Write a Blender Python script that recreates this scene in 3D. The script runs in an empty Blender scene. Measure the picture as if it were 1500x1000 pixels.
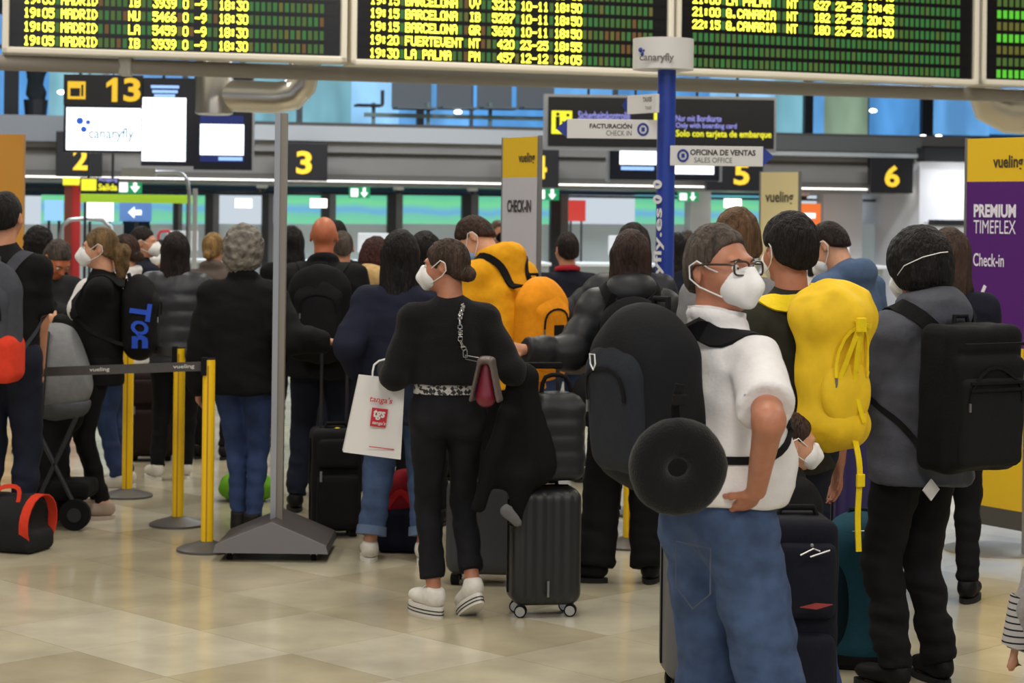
import bpy, bmesh, math, random
import numpy as np
from mathutils import Vector, Matrix

# ------------------------------------------------------------------ camera, world, lights
scene = bpy.context.scene
COL = scene.collection
F_PX, CX, CY, CAM_H = 3000.0, 750.0, 312.0, 1.75     # focal length and principal point in photo pixels
ROLL = math.radians(0.7)
cam_d = bpy.data.cameras.new('camera'); cam = bpy.data.objects.new('camera', cam_d); COL.objects.link(cam)
cam.location = (0, 0, CAM_H)
cam.rotation_euler = (Matrix.Rotation(math.radians(90), 3, 'X') @ Matrix.Rotation(ROLL, 3, 'Z')).to_euler()
cam_d.sensor_width = 36.0; cam_d.lens = 36.0 * F_PX / 1500.0
cam_d.shift_y = -(500.0 - CY) / 1500.0
cam_d.clip_end = 200
cam_d.dof.use_dof = True; cam_d.dof.focus_distance = 7.0; cam_d.dof.aperture_fstop = 6.0
scene.camera = cam

world = bpy.data.worlds.new('world'); scene.world = world; world.use_nodes = True
world.node_tree.nodes['Background'].inputs[0].default_value = (0.34, 0.42, 0.55, 1)
world.node_tree.nodes['Background'].inputs[1].default_value = 0.7
vs = scene.view_settings
vs.view_transform = 'Standard'; vs.look = 'None'; vs.gamma = 1.0; vs.use_curve_mapping = False
vs.exposure = 0.38

def area(name, loc, sx, sy, power, color, rot=(0, 0, 0)):
    l = bpy.data.lights.new(name, 'AREA'); l.shape = 'RECTANGLE'; l.size = sx; l.size_y = sy
    l.energy = power; l.color = color
    o = bpy.data.objects.new(name, l); o.location = loc; o.rotation_euler = rot; COL.objects.link(o)
    return o
WARM = (1.0, 0.93, 0.82); COOL = (0.86, 0.93, 1.0)
for lx in (-5.5, 0, 5.5):
    for ly, pw in ((0.0, 230), (8.0, 120), (14.5, 150)):
        area('ceiling_lamp', (lx, ly, 6.3), 1.2, 4.0, pw, WARM)
for lx in (-6, 0, 6):
    area('ceiling_lamp', (lx, 24.5, 6.2), 3.0, 1.2, 330, COOL)

def W(px, py, d):
    u, v = px - CX, py - CY
    u0 = u * math.cos(ROLL) + v * math.sin(ROLL); v0 = -u * math.sin(ROLL) + v * math.cos(ROLL)
    return Vector((u0 / F_PX * d, d, CAM_H - v0 / F_PX * d))
def GROUND(px, py):                     # the floor point under a photo pixel
    u, v = px - CX, py - CY
    v0 = -u * math.sin(ROLL) + v * math.cos(ROLL)
    p = W(px, py, CAM_H * F_PX / v0); p.z = 0
    return p

# ------------------------------------------------------------------ materials
MATS = {}
def mat(name, col, rough=0.8, metal=0.0, bump=0.0, scale=60.0, var=0.0, emit=None, es=1.0, trans=0.0, alpha=1.0, sheen=0.0, coat=0.0, stretch=None, spec=None, bd=0.004):
    if name in MATS: return MATS[name]
    m = bpy.data.materials.new(name); m.use_nodes = True; MATS[name] = m
    nt = m.node_tree; b = nt.nodes['Principled BSDF']
    b.inputs['Base Color'].default_value = (*col, 1); b.inputs['Roughness'].default_value = rough
    b.inputs['Metallic'].default_value = metal
    if spec is not None: b.inputs['Specular IOR Level'].default_value = spec
    if trans: b.inputs['Transmission Weight'].default_value = trans; b.inputs['IOR'].default_value = 1.02
    if alpha < 1: b.inputs['Alpha'].default_value = alpha
    if sheen: b.inputs['Sheen Weight'].default_value = sheen
    if coat: b.inputs['Coat Weight'].default_value = coat
    if emit: b.inputs['Emission Color'].default_value = (*emit, 1); b.inputs['Emission Strength'].default_value = es
    if bump or var:
        tc = nt.nodes.new('ShaderNodeTexCoord'); mp = nt.nodes.new('ShaderNodeMapping')
        if stretch: mp.inputs['Scale'].default_value = stretch
        nt.links.new(tc.outputs['Object'], mp.inputs['Vector'])
        n = nt.nodes.new('ShaderNodeTexNoise'); n.inputs['Scale'].default_value = scale; n.inputs['Detail'].default_value = 3
        nt.links.new(mp.outputs[0], n.inputs['Vector'])
        if bump:
            bp = nt.nodes.new('ShaderNodeBump'); bp.inputs['Strength'].default_value = min(1, bump); bp.inputs['Distance'].default_value = bd
            nt.links.new(n.outputs['Fac'], bp.inputs['Height']); nt.links.new(bp.outputs[0], b.inputs['Normal'])
        if var:
            n2 = nt.nodes.new('ShaderNodeTexNoise'); n2.inputs['Scale'].default_value = scale * 0.35; n2.inputs['Detail'].default_value = 4
            nt.links.new(mp.outputs[0], n2.inputs['Vector'])
            r = nt.nodes.new('ShaderNodeValToRGB')
            r.color_ramp.elements[0].position = 0.3; r.color_ramp.elements[1].position = 0.7
            r.color_ramp.elements[0].color = (*[c * (1 - var) for c in col], 1)
            r.color_ramp.elements[1].color = (*[min(1, c * (1 + var)) for c in col], 1)
            nt.links.new(n2.outputs['Fac'], r.inputs[0]); nt.links.new(r.outputs[0], b.inputs['Base Color'])
    return m
def S(r, g, b):                          # sRGB 0-255 to linear
    return tuple(((c / 255) / 12.92 if c / 255 < 0.04045 else ((c / 255 + 0.055) / 1.055) ** 2.4) for c in (r, g, b))
def fabric(name, rgb, rough=0.85, var=0.07, bump=0.35, scale=90, sheen=0.0):
    if max(rgb) < 70: rgb = tuple(c * 0.74 for c in rgb)
    return mat(name, S(*rgb), rough, 0, bump, scale, var, sheen=sheen, spec=0.2)
def emis(name, rgb, es): return mat(name, (0, 0, 0), 0.5, emit=S(*rgb), es=es)

# ------------------------------------------------------------------ objects
def link(o, parent=None):
    COL.objects.link(o)
    if parent is not None: o.parent = parent
    return o
def tag(o, label=None, cat=None, group=None, kind=None):
    if label: o['label'] = label
    if cat: o['category'] = cat
    if group: o['group'] = group
    if kind: o['kind'] = kind
    return o
def thing(name, label, cat, loc=(0, 0, 0), rz=0.0, group=None):
    o = bpy.data.objects.new(name, None); o.location = loc; o.rotation_euler = (0, 0, rz); COL.objects.link(o)
    o.empty_display_size = 0.1
    return tag(o, label, cat, group)
def mesh_np(name, V, Q, material, parent=None, smooth=True):
    V = np.asarray(V, np.float32); Q = np.asarray(Q, np.int32)
    me = bpy.data.meshes.new(name); n, k = len(V), (Q.shape[1] if len(Q) else 4)
    me.vertices.add(n); me.vertices.foreach_set('co', V.ravel())
    me.loops.add(len(Q) * k); me.loops.foreach_set('vertex_index', Q.ravel())
    me.polygons.add(len(Q)); me.polygons.foreach_set('loop_start', np.arange(0, len(Q) * k, k, dtype=np.int32))
    me.update(calc_edges=True)
    if smooth: me.polygons.foreach_set('use_smooth', np.ones(len(Q), bool))
    me.materials.append(material)
    return link(bpy.data.objects.new(name, me), parent)
class MB:                                # collects simple shapes into one mesh
    def __init__(s): s.bm = bmesh.new()
    def box(s, c, h, R=None, bev=0.0):
        b = bmesh.new(); bmesh.ops.create_cube(b, size=2.0)
        for v in b.verts: v.co = Vector((v.co.x * h[0], v.co.y * h[1], v.co.z * h[2]))
        if bev: bmesh.ops.bevel(b, geom=b.edges[:], offset=bev, segments=2, affect='EDGES', profile=0.5)
        s._merge(b, c, R); return s
    def cyl(s, a, b_, r, r2=None, n=16, caps=True):
        a, b_ = Vector(a), Vector(b_); d = b_ - a
        b = bmesh.new(); bmesh.ops.create_cone(b, cap_ends=caps, segments=n, radius1=r, radius2=r if r2 is None else r2, depth=d.length)
        s._merge(b, (a + b_) / 2, d.to_track_quat('Z', 'Y').to_matrix()); return s
    def sph(s, c, r, n=12):
        b = bmesh.new(); bmesh.ops.create_uvsphere(b, u_segments=n * 2, v_segments=n, radius=1)
        r = (r, r, r) if not hasattr(r, '__len__') else r
        for v in b.verts: v.co = Vector((v.co.x * r[0], v.co.y * r[1], v.co.z * r[2]))
        s._merge(b, c, None); return s
    def lathe(s, prof, c=(0, 0, 0), n=32, R=None):
        b = bmesh.new(); rings = []
        for r, z in prof:
            rings.append([b.verts.new((r * math.cos(2 * math.pi * i / n), r * math.sin(2 * math.pi * i / n), z)) for i in range(n)])
        for A, B in zip(rings, rings[1:]):
            for i in range(n): b.faces.new((A[i], A[(i + 1) % n], B[(i + 1) % n], B[i]))
        b.faces.new(rings[-1]); b.faces.new(list(reversed(rings[0])))
        s._merge(b, c, R); return s
    def tube(s, pts, r, n=8, flat=None, caps=True, up=None, closed=False):
        # sweep; flat=(w,t) gives a band with its width along 'up' x tangent
        pts = [Vector(p) for p in pts]; b = bmesh.new(); rings = []
        prev = None; N = len(pts)
        for i, p in enumerate(pts):
            t = (pts[(i + 1) % N if closed else min(i + 1, N - 1)] - pts[(i - 1) % N if closed else max(i - 1, 0)]).normalized()
            nrm = Vector(up[i] if isinstance(up, list) else up) if up is not None else (prev if prev else (Vector((0, 0, 1)) if abs(t.z) < 0.9 else Vector((0, 1, 0))))
            nrm = (nrm - t * nrm.dot(t)).normalized(); prev = nrm; side = t.cross(nrm)
            if flat:
                w, th = flat
                ring = [p + side * (sx * w / 2) + nrm * (sy * th / 2) for sx, sy in ((-1, -1), (1, -1), (1, 1), (-1, 1))]
            else:
                rr = r[i] if hasattr(r, '__len__') else r
                ring = [p + (side * math.cos(2 * math.pi * k / n) + nrm * math.sin(2 * math.pi * k / n)) * rr for k in range(n)]
            rings.append([b.verts.new(q) for q in ring])
        m = len(rings[0])
        for A, B in (list(zip(rings, rings[1:])) + ([(rings[-1], rings[0])] if closed else [])):
            for k in range(m): b.faces.new((A[k], A[(k + 1) % m], B[(k + 1) % m], B[k]))
        if caps and not closed: b.faces.new(list(reversed(rings[0]))); b.faces.new(rings[-1])
        s._merge(b, (0, 0, 0), None); return s
    def prism(s, poly, y0, y1, R=None, c=(0, 0, 0)):     # polygon in xz extruded along y
        b = bmesh.new()
        A = [b.verts.new((x, y0, z)) for x, z in poly]; B = [b.verts.new((x, y1, z)) for x, z in poly]; n = len(poly)
        b.faces.new(A); b.faces.new(list(reversed(B)))
        for i in range(n): b.faces.new((A[(i + 1) % n], A[i], B[i], B[(i + 1) % n]))
        s._merge(b, c, R); return s
    def _merge(s, b, c, R):
        M = Matrix.Translation(Vector(c))
        if R is not None: M = M @ R.to_4x4()
        b.transform(M); bmesh.ops.recalc_face_normals(b, faces=b.faces[:])
        me = bpy.data.meshes.new('tmp'); b.to_mesh(me); b.free(); s.bm.from_mesh(me); bpy.data.meshes.remove(me)
    def build(s, name, material, parent=None, smooth=False, loc=None):
        me = bpy.data.meshes.new(name); s.bm.to_mesh(me); s.bm.free()
        if smooth:
            for p in me.polygons: p.use_smooth = True
            try: me.set_sharp_from_angle(angle=math.radians(40))
            except Exception: pass
        me.materials.append(material)
        o = bpy.data.objects.new(name, me)
        if loc is not None: o.location = loc
        return link(o, parent)
def struct(o): o['kind'] = 'structure'; return o

_tc = {}
def text_mesh(s, bold=0.0):
    key = (s, bold)
    if key in _tc: return _tc[key]
    cu = bpy.data.curves.new('lettering', 'FONT'); cu.body = s; cu.offset = bold; cu.extrude = 0.0; cu.resolution_u = 3
    o = bpy.data.objects.new('lettering', cu); COL.objects.link(o)
    dg = bpy.context.evaluated_depsgraph_get(); dg.update()
    me = bpy.data.meshes.new_from_object(o.evaluated_get(dg))
    bpy.data.objects.remove(o); bpy.data.curves.remove(cu)
    V = np.array([v.co[:] for v in me.vertices]); P = [tuple(p.vertices) for p in me.polygons]
    bpy.data.meshes.remove(me)
    lo, hi = V.min(0), V.max(0); V = (V - lo) / np.maximum(hi - lo, 1e-6)
    _tc[key] = (V, P, (hi - lo)[0] / max((hi - lo)[1], 1e-6)); return _tc[key]
def text(s, c, w, h, material, parent, R=None, bold=0.02, name='lettering', slant=0.0):
    # upright lettering on a plane facing -Y (or turned by R), fitted to w x h, centred at c
    V, P, asp = text_mesh(s, bold)
    if w is None: w = h * asp
    me = bpy.data.meshes.new(name); R = R or Matrix.Identity(3)
    co = [Vector(c) + R @ Vector(((x - 0.5) * w + slant * (y - 0.5) * h, 0, (y - 0.5) * h)) for x, y, _ in V]
    me.from_pydata(co, [], P); me.update(); me.materials.append(material)
    o = link(bpy.data.objects.new(name, me), parent)
    if len(s) > 2: o['kind'] = 'stuff'
    return o

# ------------------------------------------------------------------ implicit surfaces -> one continuous mesh
def axis_pts(lo, hi, res, fine=()):
    pts = [lo]; x = lo
    while x < hi:
        step = res
        for a, b, r in fine:
            if a - res <= x <= b: step = min(step, r)
        x += step; pts.append(x)
    return np.array(pts, np.float32)
class Field:
    def __init__(s, lo, hi, res, fine=()):   # fine: list of (lo3, hi3, res)
        s.ax = [axis_pts(lo[i], hi[i], res, [(f[0][i], f[1][i], f[2]) for f in fine]) for i in range(3)]
        s.F = np.full([len(a) for a in s.ax], 1.0, np.float32)
    def sub(s, lo, hi):
        sl = tuple(slice(max(0, int(np.searchsorted(s.ax[i], lo[i])) - 1), int(np.searchsorted(s.ax[i], hi[i])) + 1) for i in range(3))
        X = s.ax[0][sl[0]][:, None, None]; Y = s.ax[1][sl[1]][None, :, None]; Z = s.ax[2][sl[2]][None, None, :]
        return sl, X, Y, Z
    def comb(s, sl, d, k, op):
        f = s.F[sl]
        if f.size == 0: return
        if op == 'u':
            h = np.maximum(k - np.abs(f - d), 0) / k if k > 0 else 0
            s.F[sl] = np.minimum(f, d) - h * h * k * 0.25
        else:
            d = -d if op == 's' else d
            h = np.maximum(k - np.abs(f - d), 0) / k if k > 0 else 0
            s.F[sl] = np.maximum(f, d) + h * h * k * 0.25
    def cone(s, a, b, ra, rb, k=0.02, op='u', flat=None, wave=None, cap=False):
        a, b = np.array(a, float), np.array(b, float); m = max(ra, rb) + k + 0.03
        if flat is not None and flat[1] < 1: m = m / flat[1]
        sl, X, Y, Z = s.sub(np.minimum(a, b) - m, np.maximum(a, b) + m)
        ab = b - a; L2 = max(float(ab @ ab), 1e-9)
        px, py, pz = X - a[0], Y - a[1], Z - a[2]
        t = (px * ab[0] + py * ab[1] + pz * ab[2]) / L2; tc = np.clip(t, 0, 1)
        qx, qy, qz = px - tc * ab[0], py - tc * ab[1], pz - tc * ab[2]
        if flat is not None:
            n, sc = np.array(flat[0], float), flat[1]; n = n / np.linalg.norm(n)
            dn = (qx * n[0] + qy * n[1] + qz * n[2]) * (sc - 1)
            qx, qy, qz = qx + dn * n[0], qy + dn * n[1], qz + dn * n[2]
        r = ra + (rb - ra) * tc
        if wave: r = r + wave[0] * np.sqrt(np.abs(np.sin(math.pi * (tc * math.sqrt(L2) / wave[1] + (wave[2] if len(wave) > 2 else 0))))) - wave[0]
        d = np.sqrt(qx * qx + qy * qy + qz * qz) - r
        if cap: d = np.maximum(d, (t - 1) * math.sqrt(L2))
        s.comb(sl, d, k, op)
    def ell(s, c, r, R=None, k=0.02, op='u', wave=None):
        c = np.array(c, float); m = max(r) + k + 0.03
        sl, X, Y, Z = s.sub(c - m, c + m)
        x, y, z = X - c[0], Y - c[1], Z - c[2]
        if R is not None:
            R = np.array(R); x, y, z = (x * R[0, 0] + y * R[1, 0] + z * R[2, 0], x * R[0, 1] + y * R[1, 1] + z * R[2, 1], x * R[0, 2] + y * R[1, 2] + z * R[2, 2])
        k0 = np.sqrt((x / r[0]) ** 2 + (y / r[1]) ** 2 + (z / r[2]) ** 2)
        k1 = np.sqrt((x / r[0] ** 2) ** 2 + (y / r[1] ** 2) ** 2 + (z / r[2] ** 2) ** 2) + 1e-9
        d = k0 * (k0 - 1) / k1
        if wave: d = d - wave[0] * (np.sqrt(np.abs(np.sin(math.pi * (Z / wave[1])))) - 1)
        s.comb(sl, np.broadcast_to(d, s.F[sl].shape), k, op)
    def box(s, c, h, rad=0.01, R=None, k=0.01, op='u'):
        c = np.array(c, float); m = float(np.linalg.norm(h)) + k + 0.03
        sl, X, Y, Z = s.sub(c - m, c + m)
        x, y, z = X - c[0], Y - c[1], Z - c[2]
        if R is not None:
            R = np.array(R); x, y, z = (x * R[0, 0] + y * R[1, 0] + z * R[2, 0], x * R[0, 1] + y * R[1, 1] + z * R[2, 1], x * R[0, 2] + y * R[1, 2] + z * R[2, 2])
        qx, qy, qz = np.abs(x) - h[0] + rad, np.abs(y) - h[1] + rad, np.abs(z) - h[2] + rad
        d = np.sqrt(np.maximum(qx, 0) ** 2 + np.maximum(qy, 0) ** 2 + np.maximum(qz, 0) ** 2) + np.minimum(np.maximum(qx, np.maximum(qy, qz)), 0) - rad
        s.comb(sl, np.broadcast_to(d, s.F[sl].shape), k, op)
    def cut(s, p, n, k=0.008):               # removes the side the normal points to
        n = np.array(n, float); n = n / np.linalg.norm(n)
        d = (s.ax[0][:, None, None] - p[0]) * n[0] + (s.ax[1][None, :, None] - p[1]) * n[1] + (s.ax[2][None, None, :] - p[2]) * n[2]
        s.comb((slice(None),) * 3, np.broadcast_to(d, s.F.shape), k, 'i')
    def mesh(s):
        F = s.F; F[0], F[-1] = 1, 1; F[:, 0], F[:, -1] = 1, 1; F[:, :, 0], F[:, :, -1] = 1, 1
        ins = F < 0
        n = np.zeros([d - 1 for d in F.shape], np.uint8)
        for dx in (0, 1):
            for dy in (0, 1):
                for dz in (0, 1):
                    n += ins[dx:F.shape[0] - 1 + dx, dy:F.shape[1] - 1 + dy, dz:F.shape[2] - 1 + dz]
        I, J, K = np.nonzero((n > 0) & (n < 8))
        acc = np.zeros((len(I), 3), np.float64); cnt = np.zeros(len(I))
        P = [s.ax[0], s.ax[1], s.ax[2]]
        for axi in range(3):
            o = [a for a in range(3) if a != axi]
            for da in (0, 1):
                for db in (0, 1):
                    off = [0, 0, 0]; off[o[0]] = da; off[o[1]] = db
                    i0, j0, k0 = I + off[0], J + off[1], K + off[2]
                    e = [0, 0, 0]; e[axi] = 1
                    f0 = F[i0, j0, k0]; f1 = F[i0 + e[0], j0 + e[1], k0 + e[2]]
                    m = (f0 < 0) != (f1 < 0)
                    t = np.where(m, f0 / np.where(m, f0 - f1, 1), 0)
                    base = [P[0][i0], P[1][j0], P[2][k0]]; nxt = [P[0][i0 + e[0]], P[1][j0 + e[1]], P[2][k0 + e[2]]]
                    for c in range(3):
                        acc[:, c] += np.where(m, base[c] + t * (nxt[c] - base[c]), 0)
                    cnt += m
        V = acc / np.maximum(cnt, 1)[:, None]
        idx = -np.ones(n.shape, np.int64); idx[I, J, K] = np.arange(len(I))
        quads = []
        sh = F.shape
        for axi in range(3):
            sl0 = [slice(1, d - 1) for d in sh]; sl0[axi] = slice(0, sh[axi] - 1)
            sl1 = list(sl0); sl1[axi] = slice(1, sh[axi])
            a, b = ins[tuple(sl0)], ins[tuple(sl1)]
            for flip, msk in ((False, a & ~b), (True, ~a & b)):
                q = np.array(np.nonzero(msk))
                for c in range(3):
                    if c != axi: q[c] += 1
                u, v = (axi + 1) % 3, (axi + 2) % 3
                def cell(du, dv):
                    r = q.copy(); r[u] -= du; r[v] -= dv
                    return idx[r[0], r[1], r[2]]
                Q = np.stack([cell(1, 1), cell(0, 1), cell(0, 0), cell(1, 0)], 1)
                if flip: Q = Q[:, ::-1]
                quads.append(Q)
        Q = np.concatenate(quads)
        return V, Q[(Q >= 0).all(1)]
def normals(V, Q):
    n = np.cross(V[Q[:, 2]] - V[Q[:, 0]], V[Q[:, 3]] - V[Q[:, 1]])
    N = np.zeros_like(V)
    for c in range(3):
        for k in range(4): N[:, c] += np.bincount(Q[:, k], n[:, c], len(V))
    return N / np.maximum(np.linalg.norm(N, axis=1), 1e-12)[:, None]
def snoise(V, freq, seed, octs=2):           # cheap smooth pseudo-noise from sines; freq may be a 3-vector
    rg = np.random.RandomState(seed); f = np.ones(3) * np.array(freq, float); out = np.zeros(len(V))
    for o in range(octs):
        for _ in range(4):
            d = rg.normal(size=3); d /= np.linalg.norm(d)
            ph = rg.uniform(0, 6.28)
            w = rg.uniform(0.6, 1.6)
            out += np.sin((V * f * (1.9 ** o)) @ d * w + ph + 1.3 * np.sin((V * f * 0.7) @ rg.normal(size=3) + ph)) / (1.7 ** o)
    return out / 5.0
def relax(V, Q, it=1, lam=0.5):
    for _ in range(it):
        A = np.zeros_like(V); c = np.zeros(len(V))
        for k in range(4):
            for c3 in range(3): A[:, c3] += np.bincount(Q[:, k], V[Q[:, (k + 1) % 4], c3] + V[Q[:, (k - 1) % 4], c3], len(V))
            c += 2 * np.bincount(Q[:, k], minlength=len(V))
        V = V + lam * (A / np.maximum(c, 1)[:, None] - V)
    return V
def fieldobj(f, name, material, parent, xf=None, disp=None, off=(0, 0, 0), sm=1):
    V, Q = f.mesh()
    if sm: V = relax(V, Q, sm)
    if disp is not None: V = V + normals(V, Q) * disp(V)[:, None]
    if xf is not None: V = V @ np.array(xf[0]).T + np.array(xf[1])
    return mesh_np(name, V - np.array(off), Q, material, parent)
# ------------------------------------------------------------------ the hall
rnd = random.Random(7)
class Plane:                              # a vertical plane through two floor points; works in (along, height)
    def __init__(s, a, b):
        s.a = Vector((a[0], a[1], 0)); d = Vector((b[0], b[1], 0)) - s.a; s.u = d.normalized(); s.n = Vector((s.u.y, -s.u.x, 0))
        s.R = Matrix((s.u, -s.n, Vector((0, 0, 1)))).transposed(); s.ang = math.atan2(s.u.y, s.u.x)
    def hit(s, px, py, off=0.0):          # off: metres in front of the plane
        r = W(px, py, 1.0) - Vector((0, 0, CAM_H)); p0 = s.a + s.n * off
        t = (p0.x * s.n.x + p0.y * s.n.y) / (r.x * s.n.x + r.y * s.n.y)
        p = Vector((0, 0, CAM_H)) + r * t
        return (p - s.a).dot(s.u), p.z
    def rect(s, x0, y0, x1, y1, off=0.0):
        ym, xm = (y0 + y1) / 2, (x0 + x1) / 2
        return s.hit(x0, ym, off)[0], s.hit(xm, y1, off)[1], s.hit(x1, ym, off)[0], s.hit(xm, y0, off)[1]
    def at(s, u, z, off=0.0): return s.a + s.u * u + s.n * off + Vector((0, 0, z))
    def slab(s, mb, x0, y0, x1, y1, off=0.0, th=0.05, bev=0.0, org=None):
        u0, z0, u1, z1 = s.rect(x0, y0, x1, y1, off)
        c = s.at((u0 + u1) / 2, (z0 + z1) / 2, off - th / 2)
        if org is not None: c = c - org
        return mb.box(c, ((u1 - u0) / 2, th / 2, (z1 - z0) / 2), s.R, bev)
    def quad(s, name, m, parent, x0, y0, x1, y1, off=0.0, th=0.006, org=None, bev=0.0):
        return s.slab(MB(), x0, y0, x1, y1, off, th, bev, org).build(name, m, parent)
    def text(s, string, m, parent, x0, y0, x1, y1, off=0.0, org=None, bold=0.02, slant=0):
        u0, z0, u1, z1 = s.rect(x0, y0, x1, y1, off); c = s.at((u0 + u1) / 2, (z0 + z1) / 2, off)
        if org is not None: c = c - org
        return text(string, c, u1 - u0, z1 - z0, m, parent, s.R, bold, slant=slant)

# floor: slab (joints) and polished stone tiles laid diagonally
M_joint = mat('joint_grey', S(112, 102, 82), 0.5)
floor = struct(MB().box((0, 15.5, -0.056), (14, 23, 0.05)).build('floor', M_joint))
def stone(i, rgb):
    m = mat('polished_stone_%d' % i, S(*rgb), 0.13, 0, 0.0, 6, 0.0, spec=0.5)
    nt = m.node_tree; b = nt.nodes['Principled BSDF']
    g = nt.nodes.new('ShaderNodeNewGeometry'); n = nt.nodes.new('ShaderNodeTexNoise'); n.inputs['Scale'].default_value = 3.2; n.inputs['Detail'].default_value = 6
    nt.links.new(g.outputs['Position'], n.inputs['Vector'])
    r = nt.nodes.new('ShaderNodeValToRGB'); c = S(*rgb)
    r.color_ramp.elements[0].position = 0.3; r.color_ramp.elements[1].position = 0.72
    r.color_ramp.elements[0].color = (*[x * 0.8 for x in c], 1); r.color_ramp.elements[1].color = (*[min(1, x * 1.1) for x in c], 1)
    nt.links.new(n.outputs['Fac'], r.inputs[0]); nt.links.new(r.outputs[0], b.inputs['Base Color'])
    n3 = nt.nodes.new('ShaderNodeTexNoise'); n3.inputs['Scale'].default_value = 1.3; nt.links.new(g.outputs['Position'], n3.inputs['Vector'])
    mr = nt.nodes.new('ShaderNodeMapRange'); mr.inputs[3].default_value = 0.10; mr.inputs[4].default_value = 0.24
    nt.links.new(n3.outputs['Fac'], mr.inputs[0]); nt.links.new(mr.outputs[0], b.inputs['Roughness'])
    return m
STONE = [stone(i, c) for i, c in enumerate([(196, 189, 166), (190, 182, 158), (180, 171, 146), (202, 196, 176), (185, 176, 150)])]
TS = 0.60
tile_me = []
for m in STONE:
    o = MB().box((0, 0, -0.004), (TS / 2 - 0.0012, TS / 2 - 0.0012, 0.004)).build('tile', m); tile_me.append(o.data); bpy.data.objects.remove(o)
ca = math.cos(math.radians(45))
cells = []
for i in range(-60, 60):
    for j in range(-60, 60):
        x, y = (i - j) * TS * ca, (i + j) * TS * ca + 15.3
        if abs(x) < 13.5 and -7 < y < 38: cells.append((x, y))
def seen(c): return c[1] > 6.9 and abs(c[0]) < c[1] * 0.27 + 0.5
near = sorted([c for c in cells if seen(c)], key=lambda c: c[1])[:300]; ns = set(near)
rest = [c for c in cells if c not in ns]
for x, y in near:
    o = bpy.data.objects.new('tile', rnd.choice(tile_me)); o.location = (x, y, 0); o.rotation_euler = (0, 0, math.radians(45)); link(o, floor)
V, Q, mi = [], [], []
h = TS / 2 - 0.0012
for x, y in rest:
    b = len(V); k = h * math.sqrt(2)
    V += [(x - k, y, 0), (x, y - k, 0), (x + k, y, 0), (x, y + k, 0)]; Q.append((b, b + 1, b + 2, b + 3)); mi.append(rnd.randrange(5))
ft = mesh_np('far_tiles', V, Q, STONE[0], floor, smooth=False)
for m in STONE[1:]: ft.data.materials.append(m)
ft.data.polygons.foreach_set('material_index', mi); ft['kind'] = 'stuff'

M_ceil = mat('ceiling_grey', S(150, 150, 150), 0.9); M_wall = mat('wall_grey', S(150, 150, 152), 0.9)
struct(MB().box((0, 15.5, 6.9), (14, 23, 0.1)).build('ceiling', M_ceil))
struct(MB().box((-13.9, 15.5, 3.4), (0.1, 23, 3.4)).build('wall_left', M_wall))
struct(MB().box((13.9, 15.5, 3.4), (0.1, 23, 3.4)).build('wall_right', M_wall))
struct(MB().box((0, 38.4, 3.4), (14, 0.1, 3.4)).build('wall_far', mat('wall_far_grey', S(120, 125, 130), 0.9)))

# ---------------- counter facade (about 30 m away)
FA = Plane(W(0, 312, 28.5).xy, W(1500, 312, 32.0).xy)
MF_a = mat('fascia_grey', S(128, 124, 120), 0.6, bump=0.05, var=0.06, scale=4); MF_b = mat('fascia_dark', S(88, 84, 80), 0.6)
MF_l = mat('parapet_light', S(178, 180, 182), 0.5); M_dark = mat('dark_metal', S(50, 50, 54), 0.45, 0.3); M_alu = mat('aluminium', S(176, 176, 178), 0.35, 0.85)
M_black = mat('black_panel', S(26, 24, 28), 0.4); M_strip = emis('light_strip', (255, 250, 240), 2.2)
fas = tag(FA.quad('counter_fascia', MF_a, None, -60, 228, 1345, 268, 0.0, 0.5), kind='structure')
for y0, y1, m, off in ((208, 226, MF_a, 0.10), (226, 231, MF_b, 0.02), (258, 267, MF_b, 0.04)):
    FA.quad('fascia_board', m, fas, -60, y0, 1345, y1, off, 0.3)
FA.quad('light_strip', M_strip, fas, -60, 266.5, 1345, 268.5, 0.06, 0.05)
par = struct(FA.quad('trim_1', MF_l, None, 305, 186, 800, 208, 0.2, 0.2))
struct(FA.quad('trim_2', mat('parapet_dark_grey', S(92, 94, 92), 0.4), None, 1128, 200, 1350, 222, 0.2, 0.2))  # dark grey stretch of the parapet
struct(FA.quad('trim_3', MF_l, None, 1000, 222, 1345, 228, 0.25, 0.2))
struct(FA.quad('trim_4', mat('parapet_left', S(120, 122, 126), 0.5), None, -60, 170, 310, 208, 0.2, 0.2))
struct(FA.quad('trim_5', MF_l, None, -60, 268.5, 1345, 274, -0.55, 3.0))
# white wall block at the right of the counters
ww = struct(FA.quad('wall_right_block', mat('white_paint', S(225, 224, 228), 0.7), None, 1345, 236, 1760, 620, 0.3, 3.0))
struct(FA.quad('trim_6', M_dark, None, 1355, 220, 1760, 240, 0.5, 0.3))
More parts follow.
